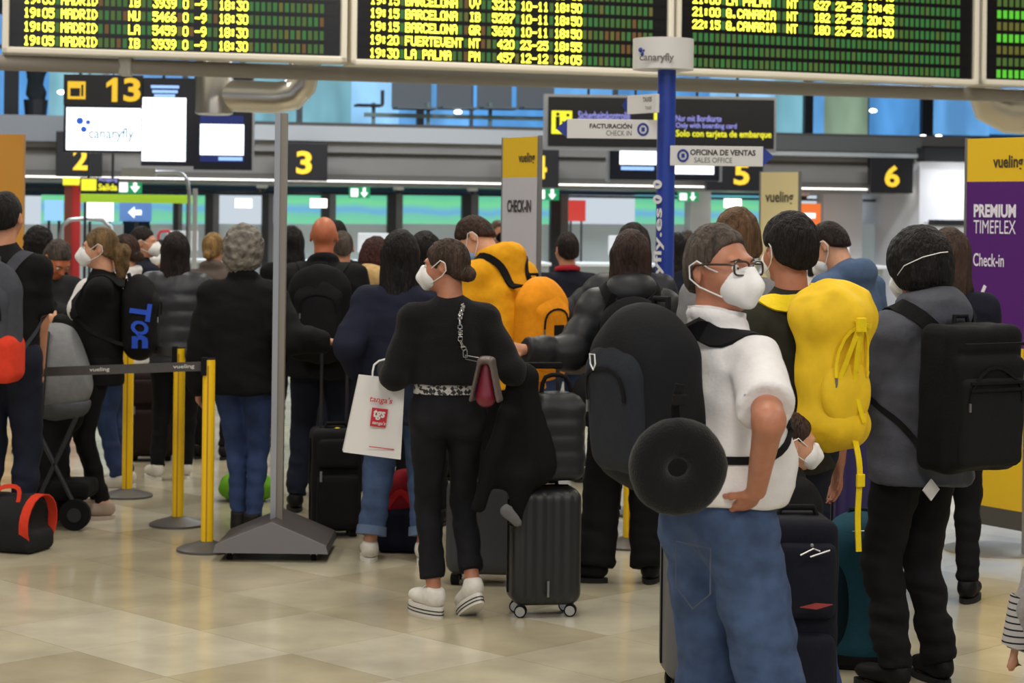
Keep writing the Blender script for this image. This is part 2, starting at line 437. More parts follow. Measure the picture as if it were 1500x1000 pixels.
# mezzanine floor and tall windows behind it
u0, z0 = FA.hit(-60, 186, -0.3)
struct(MB().box(FA.at(8.5, 2.95, -3.2), (12, 3.0, 0.08), FA.R).build('mezzanine_floor', MF_b))
WIN = Plane((FA.a - FA.n * 4.6).xy, (FA.a - FA.n * 4.6 + FA.u * 10).xy)
def dusk(name, rgb, es=1.0):
    m = mat(name, S(*[c * 0.4 for c in rgb]), 0.15); nt = m.node_tree; b = nt.nodes['Principled BSDF']
    g = nt.nodes.new('ShaderNodeTexCoord'); n = nt.nodes.new('ShaderNodeTexNoise'); n.inputs['Scale'].default_value = 1.6; n.inputs['Detail'].default_value = 2
    mp = nt.nodes.new('ShaderNodeMapping'); mp.inputs['Scale'].default_value = (1, 1, 0.35); nt.links.new(g.outputs['Object'], mp.inputs[0]); nt.links.new(mp.outputs[0], n.inputs['Vector'])
    r = nt.nodes.new('ShaderNodeValToRGB'); c = S(*rgb)
    r.color_ramp.elements[0].position = 0.35; r.color_ramp.elements[1].position = 0.68
    r.color_ramp.elements[0].color = (*[x * 0.65 for x in c], 1); r.color_ramp.elements[1].color = (*[min(1, x * 1.25) for x in c], 1)
    nt.links.new(n.outputs['Fac'], r.inputs[0]); nt.links.new(r.outputs[0], b.inputs['Emission Color']); b.inputs['Emission Strength'].default_value = es
    return m
BLUE, BLUE2, TEAL, GREEN, LIGHT = dusk('dusk_blue', (78, 140, 200)), dusk('dusk_azure', (92, 150, 205)), dusk('dusk_teal', (108, 158, 172)), dusk('dusk_green', (112, 132, 112)), dusk('dusk_pale', (135, 185, 225))
win = struct(MB().box(WIN.at(9, 3.0, 0.02), (14, 0.03, 0.06), WIN.R).build('window_1', M_dark))
panes = [(-60, 6, BLUE), (28, 72, BLUE), (72, 96, TEAL), (96, 150, TEAL), (150, 200, BLUE2), (200, 280, BLUE), (280, 360, BLUE2), (360, 440, TEAL), (440, 515, TEAL), (515, 585, LIGHT), (585, 690, BLUE2), (690, 800, BLUE), (800, 900, BLUE2), (900, 1040, BLUE), (1040, 1136, LIGHT), (1136, 1180, TEAL), (1192, 1208, BLUE2), (1208, 1272, GREEN), (1275, 1352, BLUE), (1368, 1450, BLUE2), (1450, 1600, BLUE)]
for x0, x1, m in panes: WIN.quad('pane', m, win, x0, 20, x1, 198, 0.0, 0.03)
for x0, x1 in ((6, 28), (436, 444), (612, 622), (1180, 1192), (1352, 1368), (690, 694), (268, 276), (352, 360), (152, 160), (900, 906)):
    WIN.quad('mullion', M_dark if x1 - x0 > 9 else mat('mullion_grey', S(120, 125, 130), 0.5), win, x0, 10, x1, 205, 0.12, 0.12)
WIN.quad('transom', M_dark, win, -60, 88, 1600, 93, 0.1, 0.08)
# waiting bench on the mezzanine
BN = Plane((FA.a - FA.n * 1.6).xy, (FA.a - FA.n * 1.6 + FA.u * 10).xy)
M_seat = mat('seat_grey', S(112, 118, 124), 0.5); M_beam = mat('beam_green_grey', S(120, 140, 140), 0.4, 0.4)
b0 = BN.at(BN.hit(690, 150)[0], 3.03); bench = thing('waiting_bench', 'row of grey waiting seats on the upper floor behind the boards', 'bench', b0)
for x0, x1 in ((574, 632), (640, 692), (699, 750), (757, 812)):
    st = BN.slab(MB(), x0, 118, x1, 158, 0.0, 0.03, 0.01, b0).build('seat_back', M_seat, bench)
    u, zb, u1, zt = BN.rect(x0, 160, x1, 164)
    MB().box(BN.at((u + u1) / 2, zt, 0.25) - b0, ((u1 - u) / 2, 0.22, 0.015), BN.R).build('seat_pan', M_seat, bench)
BN.slab(MB(), 534, 168, 812, 174, 0.1, 0.05, 0, b0).build('beam', M_beam, bench)
for x in (545, 625, 716): BN.slab(MB(), x, 150, x + 5, 186, 0.06, 0.05, 0, b0).build('leg', M_beam, bench)
BN.slab(MB(), 524, 152, 562, 155, 0.3, 0.4, 0, b0).build('side_table', M_dark, bench)
BN.slab(MB(), 558, 132, 563, 153, 0.1, 0.03, 0, b0).build('armrest', M_dark, bench)
# bright lamps upstairs
M_bulb = emis('bulb', (255, 250, 240), 5.0)
for i, (x, y) in enumerate(((90, 135), (671, 164), (1279, 162), (1352, 200), (1375, 200))):
    p = BN.at(*BN.hit(x, y, 0.4), 0.4)
    tag(MB().sph((0, 0, 0), (0.06, 0.06, 0.03), 8).build('downlight', M_bulb, None, loc=p), ['round lamp glowing left of the number thirteen sign', 'round lamp glowing under the upstairs bench', 'oval lamp glowing on the blue glass above counter six', 'small lamp at the foot of the dark upstairs mullion', 'small lamp right of the dark upstairs mullion'][i], 'lamp', 'lamps upstairs')
# dark figure-like plant upstairs, left
p = BN.at(BN.hit(52, 190)[0], 3.03); t = thing('potted_tree', 'dark potted tree upstairs behind the leftmost board', 'plant', p)
f = Field((-0.5, -0.4, 0), (0.5, 0.4, 1.4), 0.05); f.cone((0, 0, 0.0), (0, 0, 0.9), 0.12, 0.16); f.ell((0, 0, 1.0), (0.34, 0.25, 0.22))
fieldobj(f, 'foliage', mat('dark_foliage', S(28, 36, 40), 0.9), t, disp=lambda V: 0.05 * snoise(V, 14, 3))
MB().cyl((0, 0, 0), (0, 0, 0.3), 0.15, 0.18).build('pot', M_dark, t)

# lower glass screens behind the counters
GL = Plane((FA.a - FA.n * 1.4).xy, (FA.a - FA.n * 1.4 + FA.u * 10).xy)
def mural(name, stops, es=0.9):
    m = mat(name, (0.05, 0.05, 0.05), 0.4); nt = m.node_tree; b = nt.nodes['Principled BSDF']
    g = nt.nodes.new('ShaderNodeNewGeometry'); sx = nt.nodes.new('ShaderNodeSeparateXYZ'); n = nt.nodes.new('ShaderNodeTexNoise')
    n.inputs['Scale'].default_value = 2.0; n.inputs['Detail'].default_value = 3; nt.links.new(g.outputs['Position'], n.inputs['Vector']); nt.links.new(g.outputs['Position'], sx.inputs[0])
    mr = nt.nodes.new('ShaderNodeMapRange'); mr.inputs[1].default_value = 1.45; mr.inputs[2].default_value = 2.15; nt.links.new(sx.outputs['Z'], mr.inputs[0])
    ad = nt.nodes.new('ShaderNodeMath'); ad.operation = 'MULTIPLY_ADD'; ad.inputs[1].default_value = 0.22; nt.links.new(n.outputs['Fac'], ad.inputs[0]); nt.links.new(mr.outputs[0], ad.inputs[2])
    r = nt.nodes.new('ShaderNodeValToRGB'); r.color_ramp.elements.remove(r.color_ramp.elements[1])
    for i, (p, c) in enumerate(stops):
        e = r.color_ramp.elements[0] if i == 0 else r.color_ramp.elements.new(p)
        e.position = p; e.color = (*S(*c), 1)
    nt.links.new(ad.outputs[0], r.inputs[0]); nt.links.new(r.outputs[0], b.inputs['Emission Color']); b.inputs['Emission Strength'].default_value = es
    return m
MUR = mural('backlit_mural', [(0.1, (120, 160, 215)), (0.3, (110, 195, 150)), (0.45, (105, 185, 160)), (0.55, (100, 160, 205)), (0.72, (110, 200, 140)), (0.9, (90, 180, 150)), (1.0, (80, 150, 180))])
PALE = emis('pale_lit_wall', (205, 215, 225), 0.75); FROST = mat('frosted_glass', S(168, 178, 180), 0.5, emit=S(150, 160, 162), es=0.25)
gw = struct(GL.quad('window_2', M_dark, None, -60, 283, 1345, 286.5, 0.02, 0.08))
for x0, x1, m in ((-60, 60, PALE), (60, 180, MUR), (220, 253, MUR), (266, 300, MUR), (320, 383, PALE), (400, 420, PALE), (420, 470, MUR), (491, 567, MUR), (589, 676, MUR), (700, 735, MUR), (735, 806, MUR), (832, 930, PALE), (930, 1010, MUR), (1040, 1112, MUR), (1160, 1200, PALE), (1200, 1262, PALE), (1262, 1340, TEAL)):
    GL.quad('backlit_pane', m, gw, x0, 286, x1, 330, -0.6, 0.02)
    GL.quad('frosted_pane', FROST, gw, x0, 328, x1, 480, 0.0, 0.02)
for x0, x1 in ((253, 266), (300, 320), (383, 400), (470, 491), (567, 589), (676, 700), (806, 832), (1324, 1340)):
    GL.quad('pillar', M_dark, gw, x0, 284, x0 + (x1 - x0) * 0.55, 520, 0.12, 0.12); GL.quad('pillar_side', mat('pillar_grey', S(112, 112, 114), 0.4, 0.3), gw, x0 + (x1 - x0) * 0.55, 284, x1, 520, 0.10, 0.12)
struct(GL.quad('pillar_white', mat('white_paint', S(225, 224, 228), 0.7), None, 1010, 268, 1040, 560, 0.3, 0.3))
struct(GL.quad('pillar_white', mat('white_paint', S(225, 224, 228), 0.7), None, 1205, 284, 1262, 560, 0.3, 0.3))
for x in (345, 455, 1062):
    tag(GL.quad('ceiling_light', M_strip, None, x, 291, x + 24, 304, 0.5, 0.05), 'white light box glowing between pillars above head %s' % {345: 'of the grey-curled person', 455: 'of the bald man', 1062: 'of the man in white'}[x], 'light')
# exit signs, cameras
M_exit = emis('exit_green', (30, 150, 90), 0.8); M_white_e = emis('white_lit', (250, 252, 255), 1.3)
for i, (x, y, w, hh) in enumerate(((512, 271, 30, 16), (783, 273, 36, 17), (994, 278, 29, 14), (172, 260, 36, 20))):
    y += 3; c = FA.at(*FA.hit(x + w / 2, y + hh, -0.7), -0.7)
    t = thing('exit_sign', ['green exit sign hanging right of the number three board', 'bright exit sign under the number four board', 'bright exit sign beside the blue pole', 'exit sign with arrow beside the yellow exit lettering'][i], 'sign', c, group='hanging exit signs')
    FA.quad('sign_box', M_exit, t, x, y, x + w, y + hh, -0.7, 0.06, c)
    FA.quad('running_figure', M_white_e, t, x + 2, y + 2, x + w * 0.42, y + hh - 2, -0.69, 0.02, c)
    u, z = FA.hit(x + w * 0.72, y + hh / 2, -0.68); pc = FA.at(u, z, -0.68) - c; k = hh / 200
    MB().prism([(-0.25 * k, 0.9 * k), (0.25 * k, 0.9 * k), (0.25 * k, 0), (0.7 * k, 0), (0, -0.9 * k), (-0.7 * k, 0), (-0.25 * k, 0)], -0.005, 0.005, FA.R, pc).build('arrow', M_white_e, t)
for i, x in enumerate((384, 584, 692, 1178)):
    p = FA.at(FA.hit(x, 277, -0.8)[0], FA.hit(672, 274, -0.55)[1] - 0.055, -0.8)
    t = thing('dome_camera', 'white dome camera under the fascia, %s' % ['right of the pillar by the steel post', 'above the black-haired heads', 'left of the white check-in sign', 'above the orange poster'][i], 'camera', p, group='dome cameras')
    MB().cyl((0, 0, 0), (0, 0, 0.06), 0.08, 0.09).build('housing', mat('white_plastic', S(222, 222, 222), 0.5), t)
    MB().sph((0, 0, 0), (0.055, 0.055, 0.06), 8).build('dome', M_black, t, True)

# counter number boards
M_num = mat('sign_yellow', S(245, 200, 50), 0.5, emit=S(245, 200, 50), es=0.45)
for s_, x0, y0, x1, y1, nx0, ny0, nx1, ny1 in (('2', 82, 192, 150, 259, 107, 216, 129, 249), ('3', 421, 209, 480, 265, 434, 221, 457, 255), ('4', 757, 218, 819, 274, 780, 228, 801, 262), ('5', 1035, 236, 1118, 279, 1075, 239, 1098, 271), ('6', 1275, 231, 1338, 283, 1296, 242, 1318, 274)):
    c = FA.at(*FA.hit((x0 + x1) / 2, y1, 0.5), 0.5)
    t = thing('counter_number_sign', 'dark board with the yellow number %s above the counters' % {'2': 'two', '3': 'three', '4': 'four', '5': 'five', '6': 'six'}[s_], 'sign', c, group='counter number boards')
    FA.quad('panel', M_black, t, x0, y0, x1, y1, 0.5, 0.12, c, 0.01)
    FA.text(s_, M_num, t, nx0, ny0, nx1, ny1, 0.51, c, 0.03)

# ---------------- departure boards
M_frame = mat('board_frame', S(236, 230, 216), 0.45); M_bblack = mat('board_black', S(22, 20, 22), 0.25)
M_lit = emis('led_lit', (255, 255, 70), 2.6); M_ref = mat('dim_white', S(240, 240, 240), 0.4)
LEDC = [emis('led_idle_%d' % i, c, e) for i, (c, e) in enumerate([((70, 120, 50), 0.55), ((90, 125, 55), 0.5), ((60, 130, 62), 0.55), ((120, 120, 50), 0.5), ((130, 92, 45), 0.5), ((88, 190, 50), 0.9)])]
F57 = {'0': '0E11111111110E', '1': '040C040404040E', '2': '0E11010204081F', '3': '1F02040201110E', '4': '02060A121F0202', '5': '1F101E0101110E', '6': '0608101E11110E', '7': '1F010204080808', '8': '0E11110E11110E', '9': '0E11110F01020C', ':': '000C0C000C0C00', '-': '0000001F000000', '.': '00000000000C0C', 'A': '0E11111F111111', 'B': '1E11111E11111E', 'C': '0E11101010110E', 'D': '1C12111111121C', 'E': '1F10101E10101F', 'F': '1F10101E101010', 'G': '0E11101711110F', 'I': '0E04040404040E', 'L': '1010101010101F', 'M': '111B1515111111', 'N': '11111915131111', 'O': '0E11111111110E', 'P': '1E11111E101010', 'Q': '0E11111115120D', 'R': '1E11111E141211', 'T': '1F040404040404', 'U': '1111111111110E', 'V': '11111111110A04', 'Y': '1111110A040404', 'X': '11110A040A1111', 'W': '11111115151B11', 'H': '1111111F111111', 'Z': '1F01020408101F', 'S': '0F10100E01011E', ' ': '00000000000000'}
def board(x0, yb0, x1, yb1, d0, d1, rows, first_row_y, label, ncol=50, idle=None):
    A, B = W(x0, yb0, d0), W(x1, yb1, d1)
    P = Plane(A.xy, B.xy); L = (B.xy - A.xy).length; zb = (A.z + B.z) / 2; pitch = 0.1085; nrow = len(rows)
    H = 0.08 + nrow * pitch + 0.04
    org = P.at(L / 2, zb); t = thing('departure_board', label, 'display', org)
    RR = P.R
    def lb(u, z, hu, hz, off, th): return dict(c=P.at(u, z + zb, off - th / 2) - org, h=(hu, th / 2, hz))
    q = lb(L / 2, H / 2, L / 2, H / 2, 0.0, 0.22); MB().box(q['c'], q['h'], RR).build('housing', M_frame, t)
    q = lb(L / 2, H / 2 + 0.03, L / 2 - 0.055, H / 2 - 0.02, 0.012, 0.02); MB().box(q['c'], q['h'], RR).build('screen', M_bblack, t)
    fw = 0.05
    for u, z, hu, hz in ((L / 2, fw / 2, L / 2, fw / 2), (fw / 2, H / 2, fw / 2, H / 2), (L - fw / 2, H / 2, fw / 2, H / 2)):
        q = lb(u, z, hu, hz, 0.05, 0.06); MB().box(q['c'], q['h'], RR, 0.012).build('frame_bar', M_frame, t)
    cw = (L - 0.34) / ncol; ch = 0.074
    for r, s_ in enumerate(rows):
        zc = 0.05 + 0.055 + pitch * (nrow - 1 - r)
        q = lb(L / 2, zc - pitch / 2, L / 2 - 0.06, 0.004, 0.018, 0.01); MB().box(q['c'], q['h'], RR).build('row_bar', M_bblack, t)
        s_ = (s_ + ' ' * ncol)[:ncol]
        LV, LQ, DV, DQ, DM = [], [], [], [], []
        for c, chx in enumerate(s_):
            ux = 0.16 + cw * c
            def quad(Vl, Ql, ua, ub, za, zb_, off):
                b = len(Vl)
                for uu, zz in ((ua, za), (ub, za), (ub, zb_), (ua, zb_)): Vl.append(P.at(uu, zz + zb, off) - org)
                Ql.append((b, b + 1, b + 2, b + 3))
            if chx == ' ':
                quad(DV, DQ, ux + cw * 0.17, ux + cw * 0.83, zc - ch / 2, zc + ch / 2, 0.016)
                DM.append(idle[r] if idle else rnd.choice([0, 0, 0, 1, 1, 2, 2, 3, 4] if ncol == 50 and d0 < 17 else [2, 2, 0, 0, 2, 1]))
            else:
                bits = bytes.fromhex(F57[chx])
                for ry in range(7):
                    for rx in range(5):
                        if bits[ry] >> (4 - rx) & 1:
                            a = ux + cw * (0.06 + 0.176 * rx); z1 = zc + ch / 2 - ch * ry / 7 + 0.002
                            quad(LV, LQ, a - cw * 0.02, a + cw * 0.20, z1 - ch / 7 - 0.003, z1 + 0.001, 0.018 + 0.0001 * ((rx + ry) % 2))
        if LQ:
            cen = np.array([sum((LV[i] for i in q_), Vector())[:] for q_ in LQ]) / 4 + np.array(org - P.a); cc = np.floor((cen @ np.array(P.u) - 0.16) / cw + 1e-4).astype(int)
            words = {}; prev = -9; wid = -1
            for c_ in sorted(set(cc.tolist())):
                if c_ - prev > 1: wid += 1
                words[c_] = wid; prev = c_
            for wq in range(wid + 1):
                ids = [i for i in range(len(LQ)) if words[int(cc[i])] == wq]
                vv = [LV[j] for i in ids for j in LQ[i]]; mesh_np('lit_word', vv, [(4 * n_, 4 * n_ + 1, 4 * n_ + 2, 4 * n_ + 3) for n_ in range(len(ids))], M_lit, t, False)['kind'] = 'stuff'
        if DQ:
            o = mesh_np('idle_cells', DV, DQ, LEDC[0], t, False); o['kind'] = 'stuff'
            for m in LEDC[1:]: o.data.materials.append(m)
            o.data.polygons.foreach_set('material_index', DM)
    return t
def row(t, city, car, fl, gate, tm): return '%-6s%-11s%-4s%4s %-6s%-5s' % (t, city, car, fl, gate, tm)
board(3, 75, 507, 95, 16.0, 16.6, [row('19:05', 'MADRID', 'UX', '9047', '0 -9', '18:30'), row('19:05', 'MADRID', 'IB', '3939', '0 -9', '18:30'), row('19:05', 'MADRID', 'NU', '5466', '0 -9', '18:30'), row('19:05', 'MADRID', 'LA', '5459', '0 -9', '18:30'), row('19:05', 'MADRID', 'IB', '3939', '0 -9', '18:30')], 0, 'departure board listing Madrid flights, leftmost of the hanging boards')
board(512, 97, 984, 110, 16.65, 17.5, [row('19:15', 'BARCELONA', 'VY', '3213', '10-11', '18:50'), row('19:15', 'BARCELONA', 'VY', '3213', '10-11', '18:50'), row('19:15', 'BARCELONA', 'IB', '5287', '10-11', '18:50'), row('19:15', 'BARCELONA', 'QR', '3690', '10-11', '18:50'), row('19:20', 'FUERTEVENT', 'NT', '420', '23-25', '18:55'), row('19:30', 'LA PALMA', 'PM', '457', '12-12', '19:05')], 0, 'departure board listing Barcelona and La Palma flights, behind the white pole cap')
board(987, 109, 1430, 124, 17.55, 18.6, [row('21:00', 'LA PALMA', 'NT', '627', '23-25', '19:45'), row('21:00', 'LA PALMA', 'NT', '627', '23-25', '19:45'), row('21:00', 'G.CANARIA', 'NT', '182', '23-25', '20:35'), row('22:15', 'G.CANARIA', 'NT', '180', '23-25', '21:50'), '', '', ''], 0, 'departure board with three blank green rows, right of the white pole cap')
board(1434, 124, 1900, 140, 18.65, 19.7, [''] * 7, 0, 'departure board cut off at the right edge with bright idle rows', idle=[1, 5, 3, 5, 3, 1, 5])
# support beam and bent metal ducts under the boards
M_bar = mat('beam_paint', S(138, 132, 124), 0.55); M_steel = mat('brushed_steel', S(205, 198, 186), 0.28, 0.95); M_steel2 = mat('beige_steel', S(205, 192, 168), 0.4, 0.5)
a, b = W(-80, 92, 15.9), W(1600, 141, 19.3)
zc = (a.z + b.z) / 2; a.z += (zc - a.z) * 0.6; b.z += (zc - b.z) * 0.6
t = thing('support_beam', 'long grey round beam running under the departure boards', 'beam', (0, 17.5, 0))
MB().cyl(a - t.location, b - t.location, 0.062, n=20).build('tube', M_bar, t, True)
c = a.lerp(b, (144 + 80) / 1680) - t.location
MB().box(c, (0.05, 0.075, 0.075), None, 0.015).build('clamp', mat('clamp_grey', S(176, 174, 170), 0.5), t)
D = 17.35; p = [W(452, 60, D) + Vector((0, 0, 2.3)), W(452, 60, D), W(446, 100, D), W(441, 125, D), W(428, 139, D), W(405, 143, D), W(360, 141, D), W(318, 139, D)]
t = thing('steel_duct', 'shiny bent steel duct with a drum end above the steel post', 'duct', p[3])
MB().tube([q - p[3] for q in p], 0.135, 24).build('bent_tube', M_steel, t, True)
dc = W(314, 139, D) - p[3]; MB().lathe([(0.13, -0.17), (0.158, -0.16), (0.158, 0.45), (0.15, 0.46)], dc).build('drum', M_steel, t, True)
p = [W(1440, 95, 19.6) + Vector((0, 0, 3.6)), W(1440, 95, 19.6), W(1440, 125, 19.6), W(1450, 158, 19.6), W(1475, 170, 19.6), W(1530, 174, 19.6), W(1600, 176, 19.6)]
t = thing('steel_duct', 'beige bent duct above the purple premium sign', 'duct', p[3])
MB().tube([q - p[3] for q in p], 0.165, 24).build('bent_tube', M_steel2, t, True)
MB().box(p[3] + Vector((0.12, -0.12, 0.12)) - p[3], (0.08, 0.06, 0.05), None, 0.01).build('bracket', M_dark, t)

def hang(P, t, c, xs, y, off):
    for x in xs:
        u, z = P.hit(x, y, off); MB().box(P.at(u, (z + 6.82) / 2, off) - c, (0.014, 0.014, (6.82 - z) / 2)).build('hanger', M_dark, t)
# ---------------- number thirteen sign with screens (about 22 m)
SG = Plane(W(0, 312, 22).xy, W(1500, 312, 22.6).xy)
M_scr = emis('screen_white', (246, 250, 255), 1.7); M_blk2 = mat('screen_black', S(16, 18, 34), 0.3); M_navy_e = emis('screen_navy', (40, 60, 150), 0.35); M_ltxt = emis('screen_text', (150, 190, 255), 1.1)
M_logo = mat('logo_blue', S(40, 90, 200), 0.5, emit=S(30, 90, 210), es=0.5); M_logot = mat('logo_teal', S(40, 110, 130), 0.6, emit=S(60, 140, 160), es=0.35)
def tri_dots(P, t, x, y, k, off, org):
    for dx, dy, r in ((0, 0, 1.0), (1.15, 0.2, 0.68), (0.55, 1.25, 0.85), (1.6, 1.0, 0.3)):
        u, z = P.hit(x + dx * k * 2, y + dy * k * 1.9, off); s_ = k * r / F_PX * P.at(u, z).y
        MB().lathe([(s_, -0.003), (s_, 0.003)], P.at(u, z, off) - org, 16, P.R @ Matrix.Rotation(math.radians(90), 3, 'X')).build('logo_dot', M_logo, t)
c = SG.at(*SG.hit(230, 248)); t = thing('check_in_screen_sign', 'hanging sign with yellow number thirteen and three lit screens', 'sign', c)
SG.quad('number_panel', M_black, t, 93, 109, 209, 154, 0.06, 0.08, c, 0.006)
SG.text('3', M_num, t, 181, 114, 206, 149, 0.075, c, 0.03)
u, z = SG.hit(165, 131.5, 0.075); kk = SG.at(u, z).y / F_PX
MB().prism([(x * kk, y * kk) for x, y in ((-1, -17.5), (7, -17.5), (7, 17.5), (1, 17.5), (-9, 10), (-9, 3), (-1, 8))], -0.004, 0.004, SG.R, SG.at(u, z, 0.075) - c).build('lettering', M_num, t)
ic = SG.quad('suitcase_icon', M_num, t, 99, 119, 125, 145, 0.075, 0.02, c, 0.004)
SG.quad('icon_mark', M_black, ic, 103, 129, 117, 141, 0.082, 0.015, c); SG.quad('icon_mark', M_black, ic, 119, 124, 122, 141, 0.082, 0.015, c)
for (x0, y0, x1, y1), (sx0, sy0, sx1, sy1) in (((93, 154, 209, 224), (97, 158, 206, 220)), ((207, 114, 286, 243), (208, 143, 272, 236)), ((284, 112, 371, 249), (293, 182, 357, 227))):
    h_ = SG.quad('monitor', M_blk2, t, x0, y0, x1, y1, 0.03, 0.1, c, 0.006); SG.quad('lit_screen', M_scr, h_, sx0, sy0, sx1, sy1, 0.05, 0.03, c)
SG.quad('side_strip', M_alu, t, 369.5, 116, 372, 249, 0.05, 0.1, c)
SG.quad('screen_band', M_navy_e, t, 293, 169, 357, 181, 0.045, 0.02, c); SG.quad('screen_band', M_navy_e, t, 293, 228, 357, 237, 0.045, 0.02, c)
for i, (x0, x1, y) in enumerate(((221, 262, 127), (223, 260, 134), (226, 256, 140))): SG.quad('text_line', M_ltxt, t, x0, y - 2, x1, y + 2, 0.05, 0.03, c)
SG.quad('text_line', M_ltxt, t, 320, 230, 355, 235, 0.055, 0.02, c)
SG.text('canaryfly', M_logot, t, 130, 187, 196, 208, 0.062, c, 0.01)
tri_dots(SG, t, 117, 177, 5.2, 0.058, c)
hang(SG, t, c, (118, 240, 330), 115, -0.02)
# security sign
c = SG.at(*SG.hit(966, 222)); t = thing('security_sign', 'long black sign with yellow lettering about boarding cards', 'sign', c)
SG.quad('frame', M_alu, t, 797, 140, 1137, 221, 0.0, 0.14, c); SG.quad('panel', M_black, t, 803, 144, 1134, 216, 0.02, 0.05, c)
MP = emis('lettering_violet', (165, 165, 250), 0.75); MY = emis('lettering_yellow', (240, 235, 50), 0.95)
ic = SG.quad('pictogram', MY, t, 808, 162, 838, 196, 0.035, 0.02, c, 0.005)
u, z = SG.hit(817, 180, 0.045); pc = SG.at(u, z, 0.045) - c
MB().box(pc, (0.022, 0.005, 0.07), SG.R, 0.004).sph(pc + Vector((0, 0, 0.095)), 0.02, 6).build('figure', M_black, ic)
pc = SG.at(*SG.hit(829, 182, 0.045), 0.045) - c; MB().box(pc, (0.05, 0.005, 0.012), SG.R @ Matrix.Rotation(0.6, 3, 'Y')).sph(pc + Vector((0.02, 0, 0.1)), 0.018, 6).build('figure', M_black, ic)
SG.text('Sicherheitskontrolle', MP, t, 847, 163, 923, 175, 0.035, c, 0.01)
SG.quad('pictogram', MY, t, 958, 165, 988, 197, 0.035, 0.02, c, 0.005)
SG.text('Nur mit Bordkarte', MP, t, 990, 169, 1057, 178, 0.035, c, 0.01)
SG.text('Only with boarding card', MP, t, 990, 180, 1079, 190, 0.035, c, 0.01)
SG.text('Solo con tarjeta de embarque', MY, t, 990, 191, 1130, 204, 0.035, c, 0.02)
hang(SG, t, c, (862, 1080), 142, -0.05)
# twin screens below
c = SG.at(*SG.hit(975, 265, -1.5), -1.5); t = thing('twin_screen_sign', 'pair of lit screens in a black housing under the security sign', 'display', c)
SG.quad('housing', M_blk2, t, 893, 216, 1056, 264, -1.5, 0.12, c, 0.006)
for x0, y0, x1, y1 in ((908, 219, 962, 241), (984, 230, 1046, 255)): SG.quad('lit_screen', M_scr, t, x0, y0, x1, y1, -1.48, 0.03, c)
SG.quad('text_line', M_ltxt, t, 910, 244, 958, 249, -1.48, 0.03, c)
for x in (889, 1054): SG.quad('side_strip', M_alu, t, x, 216, x + 4, 266, -1.47, 0.12, c)

hang(SG, t, c, (930, 1020), 217, -1.54)
# ---------------- far left clutter around the counters (about 26 m)
LC = Plane(W(0, 312, 25).xy, W(1500, 312, 26.5).xy)
def simple(name, label, cat, x0, y0, x1, y1, m, off=0, th=0.05, P=LC):
    c = P.at(P.hit((x0 + x1) / 2, y1, off)[0], 0, off); t = thing(name, label, cat, c)
    P.quad('face', m, t, x0, y0, x1, y1, off, th, c, 0.004)
    u0, z0, u1, z1 = P.rect(x0, y0, x1, y1, off)
    for u in (u0 + 0.05, u1 - 0.05): MB().box(P.at(u, z0 / 2 + 0.02, off - 0.06) - c, (0.015, 0.015, z0 / 2 + 0.02)).build('leg', M_dark, t)
    return t
c = LC.at(*LC.hit(104, 330)); c.z = 0; t = thing('red_totem', 'red totem with a yellow top left of the ponytail woman', 'sign', c)
LC.quad('panel', mat('totem_red', S(190, 40, 42), 0.5), t, 104, 268, 116, 520, 0, 0.1, c); LC.quad('panel', mat('totem_brown', S(122, 52, 36), 0.5), t, 93, 268, 104, 520, 0.02, 0.1, c); LC.quad('header', MY, t, 92, 260, 116, 271, 0.03, 0.1, c)
c = LC.at(*LC.hit(145, 280, 0.3), 0.3); t = thing('exit_lettering_sign', 'dark sign with yellow exit lettering under the number two', 'sign', c)
LC.quad('panel', M_black, t, 117, 260, 174, 281, 0.3, 0.08, c); LC.quad('pictogram', MY, t, 119, 262, 141, 279, 0.32, 0.03, c); LC.text('Salida', MY, t, 144, 269, 172, 279, 0.32, c, 0.03); LC.text('Ausgang', MP, t, 144, 260, 172, 267, 0.32, c, 0.01); hang(LC, t, c, (130, 165), 262, 0.26)
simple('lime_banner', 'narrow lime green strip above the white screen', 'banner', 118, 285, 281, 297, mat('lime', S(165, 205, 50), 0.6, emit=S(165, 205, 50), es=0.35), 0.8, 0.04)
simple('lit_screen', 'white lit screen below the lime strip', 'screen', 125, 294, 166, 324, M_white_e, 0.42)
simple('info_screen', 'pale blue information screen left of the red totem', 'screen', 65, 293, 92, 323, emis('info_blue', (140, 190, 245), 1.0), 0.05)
c = LC.at(*LC.hit(198, 323)); t = thing('arrow_sign', 'blue sign with a white arrow pointing left', 'sign', c)
MB().box((0, 0.06, LC.hit(198, 324)[1] / 2 - c.z + 0.02), (0.02, 0.02, LC.hit(198, 324)[1] / 2)).build('leg', M_dark, t)
LC.quad('panel', mat('arrow_blue', S(80, 115, 170), 0.5, emit=S(80, 115, 170), es=0.5), t, 175, 297, 222, 324, 0.0, 0.04, c)
u, z = LC.hit(198, 311, 0.01); k = 0.085
MB().prism([(-1 * k, 0), (-0.1 * k, 0.85 * k), (-0.1 * k, 0.35 * k), (0.9 * k, 0.35 * k), (0.9 * k, -0.35 * k), (-0.1 * k, -0.35 * k), (-0.1 * k, -0.85 * k)], -0.01, 0.005, LC.R, LC.at(u, z, 0.01) - c).build('arrow', M_white_e, t)
c = LC.at(*LC.hit(275, 330)); c.z = 0; t = thing('steel_gantry', 'slim steel gantry with a curved arm behind the puffer jacket', 'post', c)
q = [LC.at(*LC.hit(x, y, 1.1), 1.1) - c for x, y in ((228, 252), (255, 252), (268, 255), (275, 264), (277, 280), (277, 330))]; q.append(Vector((q[-1].x, q[-1].y, 0)))
MB().tube(q, 0.022, 12).build('arm', M_alu, t, True); LC.quad('lamp_box', mat('clamp_grey', S(176, 174, 170), 0.5), t, 178, 246, 228, 257, 1.1, 0.12, c)
